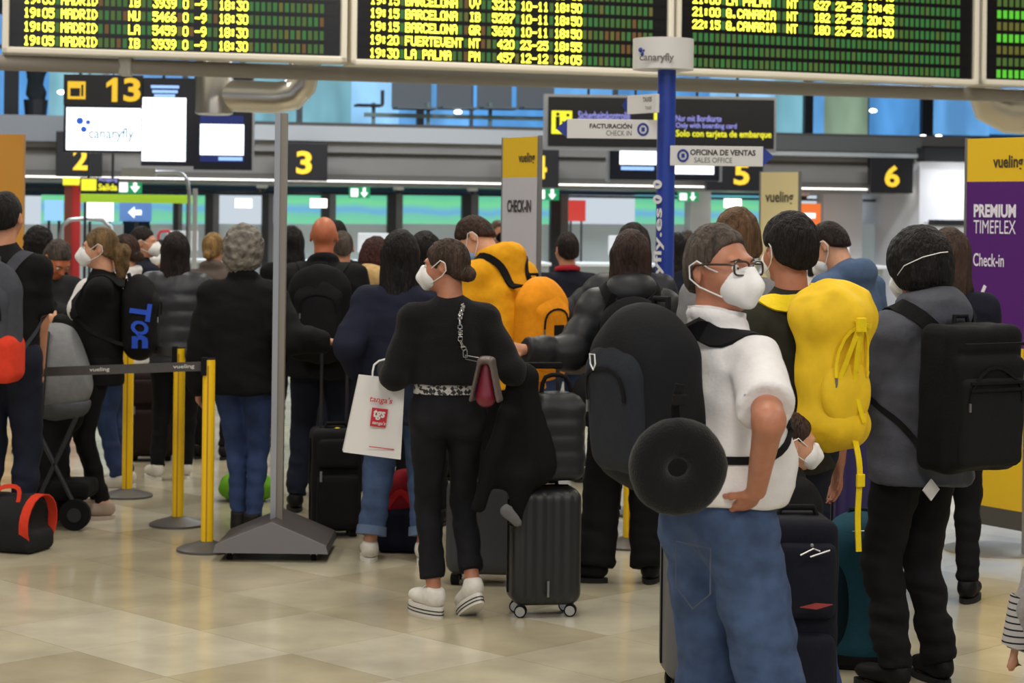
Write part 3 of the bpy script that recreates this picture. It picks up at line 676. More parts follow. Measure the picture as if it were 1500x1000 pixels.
LC.quad('post_panel', mat('post_white', S(190, 190, 190), 0.5), t, 281, 276, 288, 480, 1.1, 0.06, c)
c = LC.at(*LC.hit(126, 330)); c.z = 0; t = thing('rail_hoop', 'round-cornered steel hoop behind the ponytail woman', 'rail', c)
q = [LC.at(*LC.hit(x, y, 0.6), 0.6) - c for x, y in ((88, 400), (88, 345), (92, 330), (102, 322), (125, 320), (150, 322), (162, 332), (166, 350), (166, 400))]
for e in (0, -1):
    e0 = q[e].copy(); e0.z = 0
    if e == 0: q.insert(0, e0)
    else: q.append(e0)
MB().tube(q, 0.025, 10).build('hoop', M_alu, t, True)
c = LC.at(*LC.hit(235, 360, 0.2), 0.2); c.z = 0; t = thing('red_trolley', 'thin red trolley frame behind the dark-haired man', 'trolley', c)
q = [LC.at(*LC.hit(x, y, 0.2), 0.2) - c for x, y in ((232, 380), (232, 345), (235, 339), (247, 338), (250, 344), (250, 380))]
q = [Vector((q[0].x, q[0].y, 0))] + q + [Vector((q[-1].x, q[-1].y, 0))]
MB().tube(q, 0.018, 8).build('frame', mat('totem_red', S(190, 40, 42), 0.5), t, True)
# counter desks with staff screens
M_desk = mat('desk_grey', S(170, 176, 180), 0.6)
for i, (x0, x1) in enumerate(((160, 330), (430, 620), (640, 800), (845, 960), (985, 1110), (1130, 1290))):
    c = LC.at(LC.hit((x0 + x1) / 2, 400, 0.3)[0], 0, 0.3); t = thing('check_in_desk', ['grey check-in desk behind the puffer jacket', 'grey check-in desk behind the bald man', 'grey check-in desk behind the white check-in sign', 'grey check-in desk left of the blue pole', 'grey check-in desk right of the blue pole', 'grey check-in desk below number six'][i], 'desk', c, group='check-in desks')
    u0, u1 = LC.hit(x0, 400, 0.3)[0], LC.hit(x1, 400, 0.3)[0]; w = (u1 - u0) / 2
    MB().box((0, 0.3, 0.55), (w, 0.3, 0.55), LC.R, 0.01).build('desk_body', M_desk, t); MB().box((0, 0.25, 1.12), (w + 0.02, 0.38, 0.02), LC.R, 0.006).build('desk_top', mat('desk_top', S(225, 226, 228), 0.4), t)
    mo = MB().box((w * 0.2, 0.25, 1.36), (0.19, 0.02, 0.12), LC.R, 0.008).build('monitor', mat('white_plastic', S(222, 222, 222), 0.5), t); MB().cyl((w * 0.2, 0.27, 1.14), (w * 0.2, 0.27, 1.28), 0.02).build('stand', M_dark, mo)
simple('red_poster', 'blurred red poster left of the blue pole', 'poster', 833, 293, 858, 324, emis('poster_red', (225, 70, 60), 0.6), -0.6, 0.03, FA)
c = FA.at(*FA.hit(1184, 350, -0.4), -0.4); t = thing('orange_poster', 'orange poster with a white figure right of the pale backlit sign', 'poster', c)
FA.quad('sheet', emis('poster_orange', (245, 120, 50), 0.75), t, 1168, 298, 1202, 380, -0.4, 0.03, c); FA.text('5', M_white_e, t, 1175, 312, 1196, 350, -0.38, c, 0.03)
c = FA.at(*FA.hit(1395, 400, 0.7), 0.7); c.z = 0; t = thing('kiosk', 'small white and green kiosk beside the premium sign', 'kiosk', c)
FA.quad('body', mat('white_plastic', S(222, 222, 222), 0.5), t, 1368, 325, 1424, 520, 0.7, 0.4, c, 0.01); FA.quad('green_band', mat('kiosk_green', S(60, 165, 60), 0.5), t, 1390, 366, 1423, 395, 0.72, 0.03, c); FA.quad('header', M_dark, t, 1368, 322, 1415, 330, 0.74, 0.2, c)
area('added_wall_fill', FA.at(FA.hit(1440, 300, 1.2)[0], 2.3, 0.9), 0.6, 0.2, 5, (0.95, 0.97, 1.0), (math.radians(60), 0, FA.ang))  # unseen lamp added to brighten the white wall block
OP = Plane(W(-100, 312, 17).xy, W(32, 312, 17).xy)
op = tag(OP.quad('partition', mat('ochre_panel', S(196, 138, 44), 0.55, var=0.08, scale=3, bump=0.02), None, -90, 196, 32, 600, 0, 0.08), 'ochre yellow partition standing at the left edge', 'partition')
# ------------------------------------------------------------------ people
def skin(name, rgb):
    m = mat(name, S(*rgb), 0.5, 0, 0.12, 120, 0.06); b = m.node_tree.nodes['Principled BSDF']
    b.inputs['Subsurface Weight'].default_value = 0.08; b.inputs['Subsurface Radius'].default_value = (0.02, 0.008, 0.004)
    return m
SK1, SK2, SK3, SK4 = skin('skin_tan', (180, 120, 94)), skin('skin_fair', (206, 152, 122)), skin('skin_ruddy', (188, 108, 74)), skin('skin_light', (196, 138, 108))
def hairmat(name, rgb, rough=0.58): return mat(name, S(*[c * 0.9 for c in rgb]), rough, 0, 1.0, 110, 0.5, stretch=(1, 1, 0.14), spec=0.25, bd=0.02)
H_black, H_dark, H_brown, H_lbrown, H_grey, H_blond, H_red = hairmat('hair_black', (22, 18, 20)), hairmat('hair_dark', (36, 26, 24)), hairmat('hair_brown', (62, 42, 34)), hairmat('hair_light_brown', (104, 76, 52)), mat('hair_grey', S(112, 106, 98), 0.6, 0, 1.0, 70, 0.6), hairmat('hair_blond', (150, 118, 72)), hairmat('hair_auburn', (66, 30, 28))
H_salt = hairmat('hair_salt', (84, 74, 68))
M_mask = mat('mask_white', S(236, 236, 238), 0.8, 0, 0.15, 200); M_maskb = mat('mask_blue', S(126, 160, 205), 0.8, 0, 0.15, 200); M_loop = mat('mask_loop', S(232, 232, 232), 0.8)
M_eye = mat('eye_white', S(225, 220, 215), 0.2); M_iris = mat('eye_iris', S(40, 26, 20), 0.15)
RX = lambda a: Matrix.Rotation(math.radians(a), 3, 'X')
RY = lambda a: Matrix.Rotation(math.radians(a), 3, 'Y')
RZ = lambda a: Matrix.Rotation(math.radians(a), 3, 'Z')
V3 = lambda p: Vector(p)
def ik(a, t, l1, l2, pole):
    d = t - a; D = min(max(d.length, 0.05), (l1 + l2) * 0.995); u = d.normalized()
    x = (l1 * l1 - l2 * l2 + D * D) / (2 * D); h = math.sqrt(max(l1 * l1 - x * x, 0))
    p = Vector(pole); p = (p - u * p.dot(u)).normalized()
    return a + u * x + p * h, a + u * D
def hand_prims(w, d, pn, s, curl):
    # palm and five unequal fingers: w wrist, d direction, pn palm normal
    d = d.normalized(); pn = (pn - d * pn.dot(d)).normalized(); sd = d.cross(pn); out = []
    kn = w + d * 0.085 * s
    out.append((w, w + d * 0.03 * s, 0.024 * s, 0.026 * s, pn, 1.3)); out.append((w + d * 0.025 * s, w + d * 0.075 * s, 0.030 * s, 0.036 * s, pn, 2.0))
    for i, (o, L) in enumerate(((-0.028, 0.070), (-0.010, 0.080), (0.009, 0.075), (0.027, 0.058))):
        p = kn + sd * o * s - d * 0.004; dd = d; r = 0.0088 * s
        for seg, fr in enumerate((0.45, 0.32, 0.26)):
            dd = (dd * math.cos(curl) + pn * math.sin(curl)).normalized() if seg or curl > 0.3 else dd
            q = p + dd * L * fr * s; out.append((p, q, r, r * 0.92, None, 1)); p = q; r *= 0.92
    p = w + d * 0.022 * s - sd * 0.026 * s; t1 = (d * 0.75 - sd * 0.55 + pn * 0.35).normalized(); q = p + t1 * 0.042 * s
    out.append((p, q, 0.0115 * s, 0.010 * s, None, 1)); t2 = (d * 0.9 - sd * 0.1 + pn * (0.35 + curl * 0.4)).normalized(); out.append((q, q + t2 * 0.032 * s, 0.0098 * s, 0.0085 * s, None, 1))
    return out
class P: pass
def person(label, px, py, H=None, top_py=None, face=180, girth=1.0, belly=0.0, head=(0, 0, 0), lean=0, twist=0, arms=(None, None), feet=None, drop=0.0, hairdo=None, hmat=None, top=None, pants=None, shoes=None, skin=SK4, mask=None, glasses=None, q=1, hands=False, loc=None, facing_eyes=False, hips_yaw=0, hs=1.0, group='people waiting in the hall', loops=True, bun=None, recede=0.0):
    base = GROUND(px, py) if loc is None else Vector(loc)
    if H is None: H = (W(px, top_py, base.y).z + drop - 0.012) if top_py else 1.70
    root = thing('person', label, 'person', base, math.radians(face), group)
    M = Matrix.Translation(base) @ Matrix.Rotation(math.radians(face), 4, 'Z'); Mi = M.inverted()
    s = H / 1.75; g = girth; o = P(); o.root, o.M, o.Mi, o.s, o.label = root, M, Mi, s, label; o.recede = recede
    def L(p):                              # ('px', x, y, depth) or local metres
        return Mi @ W(*p[1:]) if p[0] == 'px' else Vector(p)
    RU = RX(lean) @ RZ(twist); piv = V3((0, 0, 0.96 * s))
    def U(x, y, z): return piv + RU @ (V3((x, y, z)) * s - piv) + V3((0, 0, -drop))
    def B(x, y, z): return V3((x, y, z)) * s + V3((0, 0, -drop))
    res = {0: 0.026, 1: 0.017, 2: 0.011}[q]; fine = {0: 0.012, 1: 0.0085, 2: 0.0058}[q]
    # joints
    hip = [B(sx * 0.088, 0, 0.92) for sx in (1, -1)]
    feet = feet or ((0.10, 0.0, 8, 0), (-0.10, 0.0, -8, 0))
    ank, knee, shoe_fr = [], [], []
    for i, ft in enumerate(feet):
        x, y, yaw, pit = ft[:4]; lz = ft[4] if len(ft) > 4 else 0.0
        a = V3((x, y, (0.085 + (0.10 * math.sin(math.radians(max(0, pit))))) * s + lz))
        kp = ft[5] if len(ft) > 5 else (0, -1, 0)
        k, a = ik(hip[i], a, 0.435 * s, 0.425 * s, kp)
        ank.append(a); knee.append(k); shoe_fr.append((RZ(yaw) @ RX(pit), a))
    sho = [U(sx * 0.172 * (0.6 + 0.4 * g), 0.012, 1.385) for sx in (1, -1)]
    elb, wri, hdir, hpn, hcurl = [], [], [], [], []
    for i, sx in enumerate((1, -1)):
        a = arms[i] or {}
        tgt = L(a['hand']) if 'hand' in a else U(sx * (0.25 * g), -0.06, 0.86)
        e, w = ik(sho[i], tgt, 0.285 * s, 0.255 * s, a.get('pole', (sx * 0.35, 1, -0.1)))
        elb.append(e); wri.append(w); hdir.append(V3(a['dir']) if 'dir' in a else (w - e)); hpn.append(V3(a.get('pn', (-sx, -0.2, 0)))); hcurl.append(a.get('curl', 0.35))
    neck = U(0, 0.02, 1.46); RH = RU @ RZ(head[0]) @ RX(head[1]) @ RY(head[2])
    hsz = s * hs * 1.0
    hc = U(0, 0.012, 1.495) + RH @ (V3((0, -0.012, 0.135)) * hsz)
    o.sho, o.elb, o.wri, o.neck, o.hc, o.RH, o.ank, o.knee, o.hip, o.U, o.B, o.g, o.hsz = sho, elb, wri, neck, hc, RH, ank, knee, hip, U, B, g, hsz
    Hp = lambda x, y, z: hc + RH @ (V3((x, y, z)) * hsz)
    RHn = np.array(RH)
    # ---- body: one continuous skin
    pts = hip + ank + knee + sho + elb + wri + [hc]
    lo = np.min([p[:] for p in pts], 0) - 0.24; hi = np.max([p[:] for p in pts], 0) + 0.24; lo[2] = min(lo[2], -0.02)
    fz = [(np.array(hc) - 0.14 * hsz, np.array(hc) + 0.14 * hsz, fine)]
    if hands:
        for i in (0, 1):
            if hands is True or hands == 'LR'[i]:
                c = np.array(wri[i] + hdir[i].normalized() * 0.08 * s); fz.append((c - 0.11, c + 0.11, 0.0062))
    f = Field(lo, hi, res, fz)
    f.ell(B(0, 0, 0.96), [x * s * 0.9 for x in (0.155 * g, 0.11 * g, 0.12)]); f.ell(U(0, 0, 1.10), [x * s * 0.9 for x in (0.138 * g, 0.10 * g, 0.15)], k=0.05); f.ell(U(0, 0.005, 1.27), [x * s * 0.92 for x in (0.155 * g, 0.112 * g, 0.17)], k=0.05)
    f.cone(sho[0].lerp(sho[1], 0.12), sho[1].lerp(sho[0], 0.12), 0.055 * s, 0.055 * s, 0.05)
    f.cone(U(0, 0.025, 1.40), Hp(0, 0.02, -0.05), 0.066 * s, 0.053 * s, 0.05)
    for i in (0, 1):
        f.cone(sho[i], elb[i], 0.046 * s * g, 0.039 * s * g, 0.03); f.cone(elb[i], wri[i], 0.039 * s * g, 0.027 * s, 0.02)
        for a, b, ra, rb, n, fl in hand_prims(wri[i], hdir[i], hpn[i], s, hcurl[i]): f.cone(a, b, ra, rb, 0.008, flat=(n, fl) if n is not None else None)
        f.cone(hip[i], knee[i], 0.072 * s * g, 0.044 * s, 0.04); f.cone(knee[i], ank[i], 0.044 * s, 0.033 * s, 0.02)
        f.cone(knee[i].lerp(ank[i], 0.15) + V3((0, 0.006, 0)), knee[i].lerp(ank[i], 0.5) + V3((0, 0.006, 0)), 0.042 * s, 0.036 * s, 0.03)
        R_, a = shoe_fr[i]; f.cone(a, a + R_ @ (V3((0, -0.12, -0.055)) * s), 0.034 * s, 0.028 * s, 0.03)
    hz = hsz
    E = lambda c, r, k=0.02, op='u', Rr=None: f.ell(Hp(*c), [x * hz for x in r], np.array(RH @ Rr) if Rr else RHn, k * hz, op)
    E((0, 0.014, 0.024), (0.074, 0.094, 0.090)); E((0, -0.030, -0.030), (0.060, 0.064, 0.082), 0.03); E((0, -0.066, -0.085), (0.030, 0.026, 0.026), 0.03)
    E((0.036, -0.055, -0.03), (0.026, 0.03, 0.03), 0.02); E((-0.036, -0.055, -0.03), (0.026, 0.03, 0.03), 0.02)
    E((0, -0.078, 0.024), (0.052, 0.018, 0.012), 0.02)
    f.cone(Hp(0, -0.090, 0.010), Hp(0, -0.110, -0.026), 0.008 * hz, 0.0125 * hz, 0.012 * hz)
    for sx in (1, -1):
        E((sx * 0.012, -0.100, -0.030), (0.009, 0.010, 0.008), 0.008)
        if q > 0: E((sx * 0.031, -0.099, 0.004), (0.016, 0.014, 0.010), 0.010, 's')
        E((sx * 0.078, 0.018, -0.006), (0.009, 0.020, 0.033), 0.008, 'u', RZ(sx * 22) @ RX(-12))
        if q > 0: E((sx * 0.090, 0.012, -0.002), (0.009, 0.010, 0.018), 0.004, 's')
    E((0, -0.090, -0.056), (0.024, 0.010, 0.006), 0.006); E((0, -0.088, -0.066), (0.021, 0.011, 0.007), 0.006)
    o.body = fieldobj(f, 'body', skin, root)
    if facing_eyes:
        for sx in (1, -1):
            e = MB().sph(Hp(sx * 0.031, -0.079, 0.003), 0.0125 * hz, 10).build('eye', M_eye, o.body, True)
            MB().sph(Hp(sx * 0.031, -0.0885, 0.003), 0.0045 * hz, 8).build('iris', M_iris, o.body, True)
        for sx in (1, -1):
            MB().tube([Hp(sx * x, y, z) for x, y, z in ((0.014, -0.094, 0.020), (0.030, -0.094, 0.026), (0.050, -0.080, 0.021))], [0.003 * hz, 0.0042 * hz, 0.002 * hz], 6).build('eyebrow', hmat or H_dark, o.body, True)
    if hairdo: hair_obj(o, hairdo, hmat, fine, bun)
    if mask: mask_obj(o, mask, fine, loops)
    if top: top_obj(o, top, res, lo, hi)
    if pants: pants_obj(o, pants, res, lo, hi)
    shoes = shoes or dict(mat=fabric('shoe_black', (24, 22, 24), 0.6), sole=mat('sole_black', S(18, 18, 20), 0.7))
    for i in (0, 1): shoe_obj(o, shoes, shoe_fr[i][0], shoe_fr[i][1], fine)
    return o
def shoe_obj(o, sp, R, a, fine):
    s = o.s; th = sp.get('platform', 0.022) * s; r = max(fine, 0.0075)
    f = Field((-0.07, -0.24, -0.02), (0.07, 0.12, 0.18), r)
    z0 = 0.0
    f.ell((0, -0.105 * s, 0.035 * s + th), (0.047 * s, 0.085 * s, 0.036 * s)); f.ell((0, 0.0, 0.04 * s + th), (0.040 * s, 0.072 * s, 0.046 * s), k=0.04)
    if sp.get('boot'): f.cone((0, 0.015 * s, 0.04 * s), (0, 0.015 * s, 0.14 * s), 0.046 * s, 0.050 * s, 0.03)
    else: f.cone((0, 0.012 * s, 0.05 * s + th), (0, 0.018 * s, 0.085 * s + th), 0.040 * s, 0.039 * s, 0.03)
    f.cut((0, 0, th), (0, 0, -1)); f.cut((0, 0, 0.15 * s if sp.get('boot') else 0.095 * s + th), (0, 0.25, 1))
    drop = a - R @ V3((0, 0.005, 0.085 * s))
    xf = (np.array(R), np.array(drop))
    sh = fieldobj(f, 'shoe', sp['mat'], o.root, xf)
    # sole
    n = 20; out = []
    for i in range(n):
        t = 2 * math.pi * i / n; y = -0.062 * s + 0.132 * s * math.cos(t); w = (0.047 - 0.005 * math.cos(t)) * s
        out.append((w * math.sin(t), y))
    V = []; Q = []
    for z in (0.0, th * 1.1):
        V += [(x, y, z) for x, y in out]
    b = bmesh.new(); A = [b.verts.new(drop + R @ V3(v)) for v in V]
    b.faces.new(A[:n]); b.faces.new(A[n:])
    for i in range(n): b.faces.new((A[i], A[(i + 1) % n], A[n + (i + 1) % n], A[n + i]))
    bmesh.ops.recalc_face_normals(b, faces=b.faces[:]); me = bpy.data.meshes.new('sole'); b.to_mesh(me); b.free(); me.materials.append(sp.get('sole', M_black)); link(bpy.data.objects.new('sole', me), sh)
    for k in range(sp.get('stripes', 0)):
        z = th * (0.32 + 0.34 * k)
        MB().tube([drop + R @ V3((x * 1.012, -0.065 * s + (y + 0.065 * s) * 1.012, z)) for x, y in out], 0, closed=True, flat=(0.0045, 0.003), up=[R @ V3((x, y + 0.065 * s, 0)) for x, y in out]).build('sole_stripe', M_black, sh)
    if sp.get('laces'):
        for k in range(4):
            y = (-0.055 - 0.016 * k) * s; z = (0.088 - 0.010 * k) * s + th
            MB().tube([drop + R @ V3(p) for p in ((-0.022 * s, y, z - 0.006), (0, y - 0.004, z + 0.002), (0.022 * s, y, z - 0.006))], 0.0028, 6).build('lace', M_mask, sh, True)
def hair_obj(o, st, m, fine, bun):
    rec = o.recede
    hz = o.hsz; r = max(fine, 0.0065)
    kind = st if isinstance(st, str) else st[0]; Ln = 0.0 if isinstance(st, str) else st[1]
    f = Field((-0.17, -0.19, -0.17 - Ln), (0.17, 0.24, 0.19), r)
    off = {'short': 0.011, 'buzz': 0.005, 'thick': 0.020, 'long': 0.016, 'pony': 0.010, 'curly': 0.040, 'bob': 0.022, 'bouffant': 0.044}[kind]
    f.ell((0, 0.016, 0.026 + off * 0.3), (0.074 + off * (0.5 if kind in ('short', 'buzz') else 1), 0.094 + off * (0.75 if kind == 'short' else 1), 0.090 + off * (1.25 if kind == 'short' else 1)))
    if kind in ('short', 'buzz', 'thick'):
        f.ell((0, 0.045, -0.02), (0.060 + off * 0.6, 0.060 + off * 0.5, 0.075), k=0.03)
        f.cut((0, 0.085, -0.062 if kind != 'buzz' else -0.055), (0, -0.72, -1)); f.ell((0, -0.112, -0.006), (0.15, 0.078 + 0.016 * rec, (0.078 if kind != 'thick' else 0.07) + 0.014 * rec), k=0.012, op='s')
        for sx in (1, -1): f.ell((sx * 0.094, 0.012, -0.02), (0.03, 0.032, 0.046), k=0.01, op='s')
    elif kind in ('pony',):
        f.ell((0, 0.05, -0.03), (0.064, 0.06, 0.07), k=0.03)
        f.cut((0, 0.09, -0.075), (0, -0.55, -1)); f.ell((0, -0.105, -0.02), (0.082, 0.075, 0.080), k=0.012, op='s')
        for sx in (1, -1): f.ell((sx * 0.092, 0.010, -0.018), (0.028, 0.030, 0.044), k=0.01, op='s')
        if bun == 'bun': f.ell((0, 0.118, -0.045), (0.040, 0.032, 0.036), k=0.012)
        else:
            f.cone((0, 0.10, -0.005), (0, 0.135, -0.03), 0.026, 0.036, 0.015); f.cone((0, 0.135, -0.03), (0, 0.13, -0.04 - Ln), 0.054, 0.034, 0.02)
    else:
        if kind == 'curly':
            f.ell((0, 0.045, -0.03), (0.108, 0.092, 0.098), k=0.04); f.ell((0, -0.13, -0.03), (0.088, 0.09, 0.095), k=0.02, op='s'); f.cut((0, 0.06, -0.112), (0, -0.4, -1))
        elif kind == 'bouffant':
            f.ell((0, 0.05, -0.035), (0.106, 0.092, 0.085), k=0.05); f.ell((0, -0.13, -0.035), (0.085, 0.09, 0.09), k=0.02, op='s'); f.cut((0, 0.06, -0.10), (0, -0.3, -1))
        else:
            f.cone((0, 0.05, 0.0), (0, 0.085, -0.06 - Ln), 0.088, 0.070, 0.05, flat=((0, 1, 0), 1.45))
            for sx in (1, -1): f.cone((sx * 0.06, 0.015, 0.0), (sx * 0.082, 0.035, -0.05 - Ln * 0.85), 0.038, 0.034, 0.04)
            f.ell((0, -0.115, -0.03), (0.072, 0.085, 0.10), k=0.015, op='s')
            f.cut((0, 0, -0.10 - Ln), (0, 0, -1), 0.03)
    if kind == 'curly': dsp = lambda V: 0.011 * snoise(V, 95, 5, 2) + 0.006 * snoise(V, 210, 6, 1)
    elif bun == 'tail': dsp = lambda V: np.where(V[:, 1] > 0.105, 0.010, 0.003) * snoise(V, (70, 70, 50), 5, 2)
    elif kind == 'bouffant': dsp = lambda V: 0.005 * snoise(V, (60, 60, 18), 5, 2) + 0.003 * snoise(V, 150, 4, 1)
    else: dsp = lambda V: {'short': 0.004, 'buzz': 0.0012, 'thick': 0.005}.get(kind, 0.0046) * snoise(V, (120, 90, 30 if kind in ('short', 'thick') else 16), 11, 2) + (0.0 if kind == 'buzz' else 0.003) * snoise(V, 45, 3, 1)
    xf = (np.array(o.RH) * hz, np.array(o.hc))
    h = fieldobj(f, 'hair', m, o.root, xf, dsp)
    if bun: MB().tube([o.hc + o.RH @ (V3((0.030 * math.cos(t), 0.104 + 0.004 * math.sin(t), -0.03 + 0.030 * math.sin(t))) * hz) for t in [i * math.pi / 5 for i in range(10)]], 0.008, 8, closed=True).build('hair_tie', M_black, h, True)
    return h
def mask_obj(o, m, fine, loops):
    hz = o.hsz; f = Field((-0.09, -0.17, -0.15), (0.09, -0.005, 0.05), max(fine * 0.8, 0.005))
    f.ell((0, -0.066, -0.046), (0.063, 0.056, 0.060)); f.cone((0, -0.112, -0.004), (0, -0.128, -0.048), 0.012, 0.016, 0.03); f.cone((0, -0.128, -0.048), (0, -0.104, -0.092), 0.016, 0.016, 0.03)
    f.cut((0, -0.04, 0), (0, 1, 0.12)); f.cut((0, -0.09, 0.004), (0, 0.55, 1))
    xf = (np.array(o.RH) * hz, np.array(o.hc)); k = fieldobj(f, 'mask', m, o.root, xf)
    if loops:
        for sx in (1, -1):
            Hp = lambda x, y, z: o.hc + o.RH @ (V3((sx * x, y, z)) * hz)
            MB().tube([Hp(0.056, -0.055, -0.012), Hp(0.075, -0.025, 0.004), Hp(0.086, 0.010, 0.026), Hp(0.091, 0.034, 0.012), Hp(0.088, 0.036, -0.022), Hp(0.078, 0.010, -0.046), Hp(0.056, -0.052, -0.075)], 0.0024 * hz, 6).build('ear_loop', M_loop, k, True)
def top_obj(o, sp, res, lo, hi):
    s, g, U, B = o.s, o.g, o.U, o.B; th = sp.get('th', 0.02); pf = sp.get('puff'); bl = sp.get('belly', 0.0); lw = sp.get('loose', 0.0)
    f = Field(lo, hi, min(res, 0.014))
    wv = (0.024, pf) if pf else None
    f.ell(U(0, 0, 1.10), [(0.140 * g + lw) * s + th, (0.102 * g + lw) * s + th, 0.18 * s], k=0.05, wave=wv); f.ell(U(0, 0.005, 1.27), [0.158 * g * s + th, 0.116 * g * s + th, 0.175 * s + th * 0.3], k=0.06, wave=wv)
    for i, sx in enumerate((1, -1)): f.cone(U(sx * 0.045, 0.02, 1.40), o.sho[i].lerp(o.sho[1 - i], 0.03), 0.075 * s + th * 0.4, 0.050 * s + th * 0.6, 0.05)
    nz = sp.get('neck', 1.485); f.cone(U(0, 0.025, 1.40 - (1.485 - nz)), U(0, 0.018, nz), 0.095 * s, (0.060 + sp.get('collar', 0.0) + (1.485 - nz) * 0.3) * s, 0.05)
    hem = sp.get('hem', 0.86)
    f.cone(U(0, 0, 1.10), B(0, 0.005, min(hem, 0.95) - 0.06), (0.140 * g + lw) * s + th, (0.160 * g + lw) * s + th + max(0, 0.86 - hem) * 0.05, 0.06, flat=((0, 1, 0), 1.22), wave=(0.014, pf) if pf else None)
    if bl: f.ell(U(0, -0.055 - bl * 0.5, 1.10), [(0.15 + bl * 0.4) * s, (0.12 + bl) * s, 0.17 * s], k=0.08)
    if sp.get('bust'):
        for sx in (1, -1): f.ell(U(sx * 0.07, -0.105, 1.26), [0.075 * s, 0.06 * s, 0.07 * s], k=0.05)
    sl = sp.get('sleeve', 1.0)
    for i in (0, 1):
        ru, re, rw = 0.049 * s * g + th * 0.8, 0.044 * s * g + th, 0.034 * s + th * 0.8
        if sl < 0.6:
            e = o.sho[i].lerp(o.elb[i], sl * 1.75); f.cone(o.sho[i], e, ru, ru * 1.12, 0.03, cap=True)
        else:
            f.cone(o.sho[i], o.elb[i], ru, re, 0.05, wave=(0.012, pf) if pf else None); w2 = o.elb[i].lerp(o.wri[i], sl * 0.99)
            f.cone(o.elb[i], w2, re, rw, 0.02, wave=(0.012, pf) if pf else None, cap=True)
    if sp.get('neck_ring'):
        rr = sp['neck_ring']; c0 = U(0, 0.022, 1.495)
        for kk in range(12):
            t0, t1 = kk * math.pi / 6, (kk + 1) * math.pi / 6
            f.cone(c0 + V3((math.cos(t0) * 0.068 * s, math.sin(t0) * 0.064 * s, 0.02 * math.sin(t0) * s)), c0 + V3((math.cos(t1) * 0.068 * s, math.sin(t1) * 0.064 * s, 0.02 * math.sin(t1) * s)), rr, rr, 0.02)
    if sp.get('hood'):
        hd = sp['hood']
        f.ell(U(0, 0.105, 1.46), [0.125 * hd * s, 0.075 * hd * s, 0.085 * hd * s], k=0.04)
        for sx in (1, -1): f.cone(U(sx * 0.075, 0.075, 1.48), U(sx * 0.075, -0.055, 1.445), 0.045 * hd * s, 0.028 * s, 0.04)
    if sp.get('hoodup'):
        c = o.hc + o.RH @ V3((0, 0.02, -0.10)) * s; f.ell(c, [0.125 * s, 0.12 * s, 0.085 * s], k=0.03)
    nrm = V3(sp.get('hem_n', (0, 0, -1))); f.cut(B(0, 0, hem), nrm[:])
    if True:                                # keep sleeves that hang below the hem
        for i in (0, 1):
            if min(o.wri[i].z, o.elb[i].z) < B(0, 0, hem).z + 0.06 and sl >= 0.6:
                w2 = o.elb[i].lerp(o.wri[i], sl * 0.97); f.cone(o.elb[i], w2, 0.046 * s * g + th, 0.034 * s + th * 0.8, 0.02, wave=(0.012, pf) if pf else None)
    amp = sp.get('fold', 0.006); sd = sp.get('seed', 3)
    dsp = lambda V: amp * (snoise(V, (16, 16, 26), sd, 2) - 0.15) + amp * 0.35 * snoise(V, 60, sd + 1, 1) + (0 if pf else amp * 1.5) * (0.30 - np.abs(snoise(V, (13, 13, 19), sd + 7, 2)))
    o.top = fieldobj(f, sp.get('name', 'jacket'), sp['mat'], o.root, None, dsp)
    return o.top
def pants_obj(o, sp, res, lo, hi):
    s, g, B = o.s, o.g, o.B; w = sp.get('w', 0.0); hem = sp.get('hem', 0.97); wl = sp.get('wl', w)
    f = Field(lo, hi, min(res, 0.014))
    f.ell(B(0, 0, 0.965), [0.158 * g * s * sp.get('hip', 1) + 0.008, 0.116 * g * s + 0.008, 0.11 * s])
    if sp.get('waist'): f.ell(o.U(0, 0, 1.06), [0.143 * g * s, 0.105 * g * s, 0.13 * s], k=0.05)
    for i in (0, 1):
        f.ell(o.hip[i] * 1.0 + V3((0, (0.032 + 0.03 * (sp.get('hip', 1) - 1) * 5) * s, -0.01)), [0.082 * s * g * sp.get('hip', 1), 0.082 * s * g, 0.10 * s], k=0.05)
        f.cone(o.hip[i], o.knee[i], 0.086 * s * g + 0.006 + w * 0.5, 0.060 * s + 0.006 + w, 0.025)
        e = o.knee[i].lerp(o.ank[i], hem); f.cone(o.knee[i], e, 0.060 * s + 0.006 + w, 0.044 * s + 0.008 + wl, 0.02, cap=True)
    if not sp.get('nocut'): f.cut(B(0, 0, sp.get('waist', 1.05)), (0, 0, 1))
    amp = sp.get('fold', 0.006); zk = o.knee[0].z
    def dsp(V):
        low = np.clip((zk + 0.12 - V[:, 2]) / 0.25, 0.45, 1.25)
        return amp * low * (snoise(V, (14, 14, 42), 8 + sp.get('seed', 0), 2)) + amp * 0.3 * snoise(V, 55, 4, 1) + amp * low * 1.3 * (0.28 - np.abs(snoise(V, (12, 12, 30), 21 + sp.get('seed', 0), 2)))
    o.pants = fieldobj(f, sp.get('name', 'trousers'), sp['mat'], o.root, None, dsp)
    if sp.get('cuff'):
        for i in (0, 1):
            e = o.knee[i].lerp(o.ank[i], hem - 0.10); e2 = o.knee[i].lerp(o.ank[i], hem + 0.01); r = 0.046 * s + 0.012 + wl
            MB().cyl(e, e2, r + 0.004, r + 0.006, 20).build('cuff', sp['cuff'], o.pants, True)
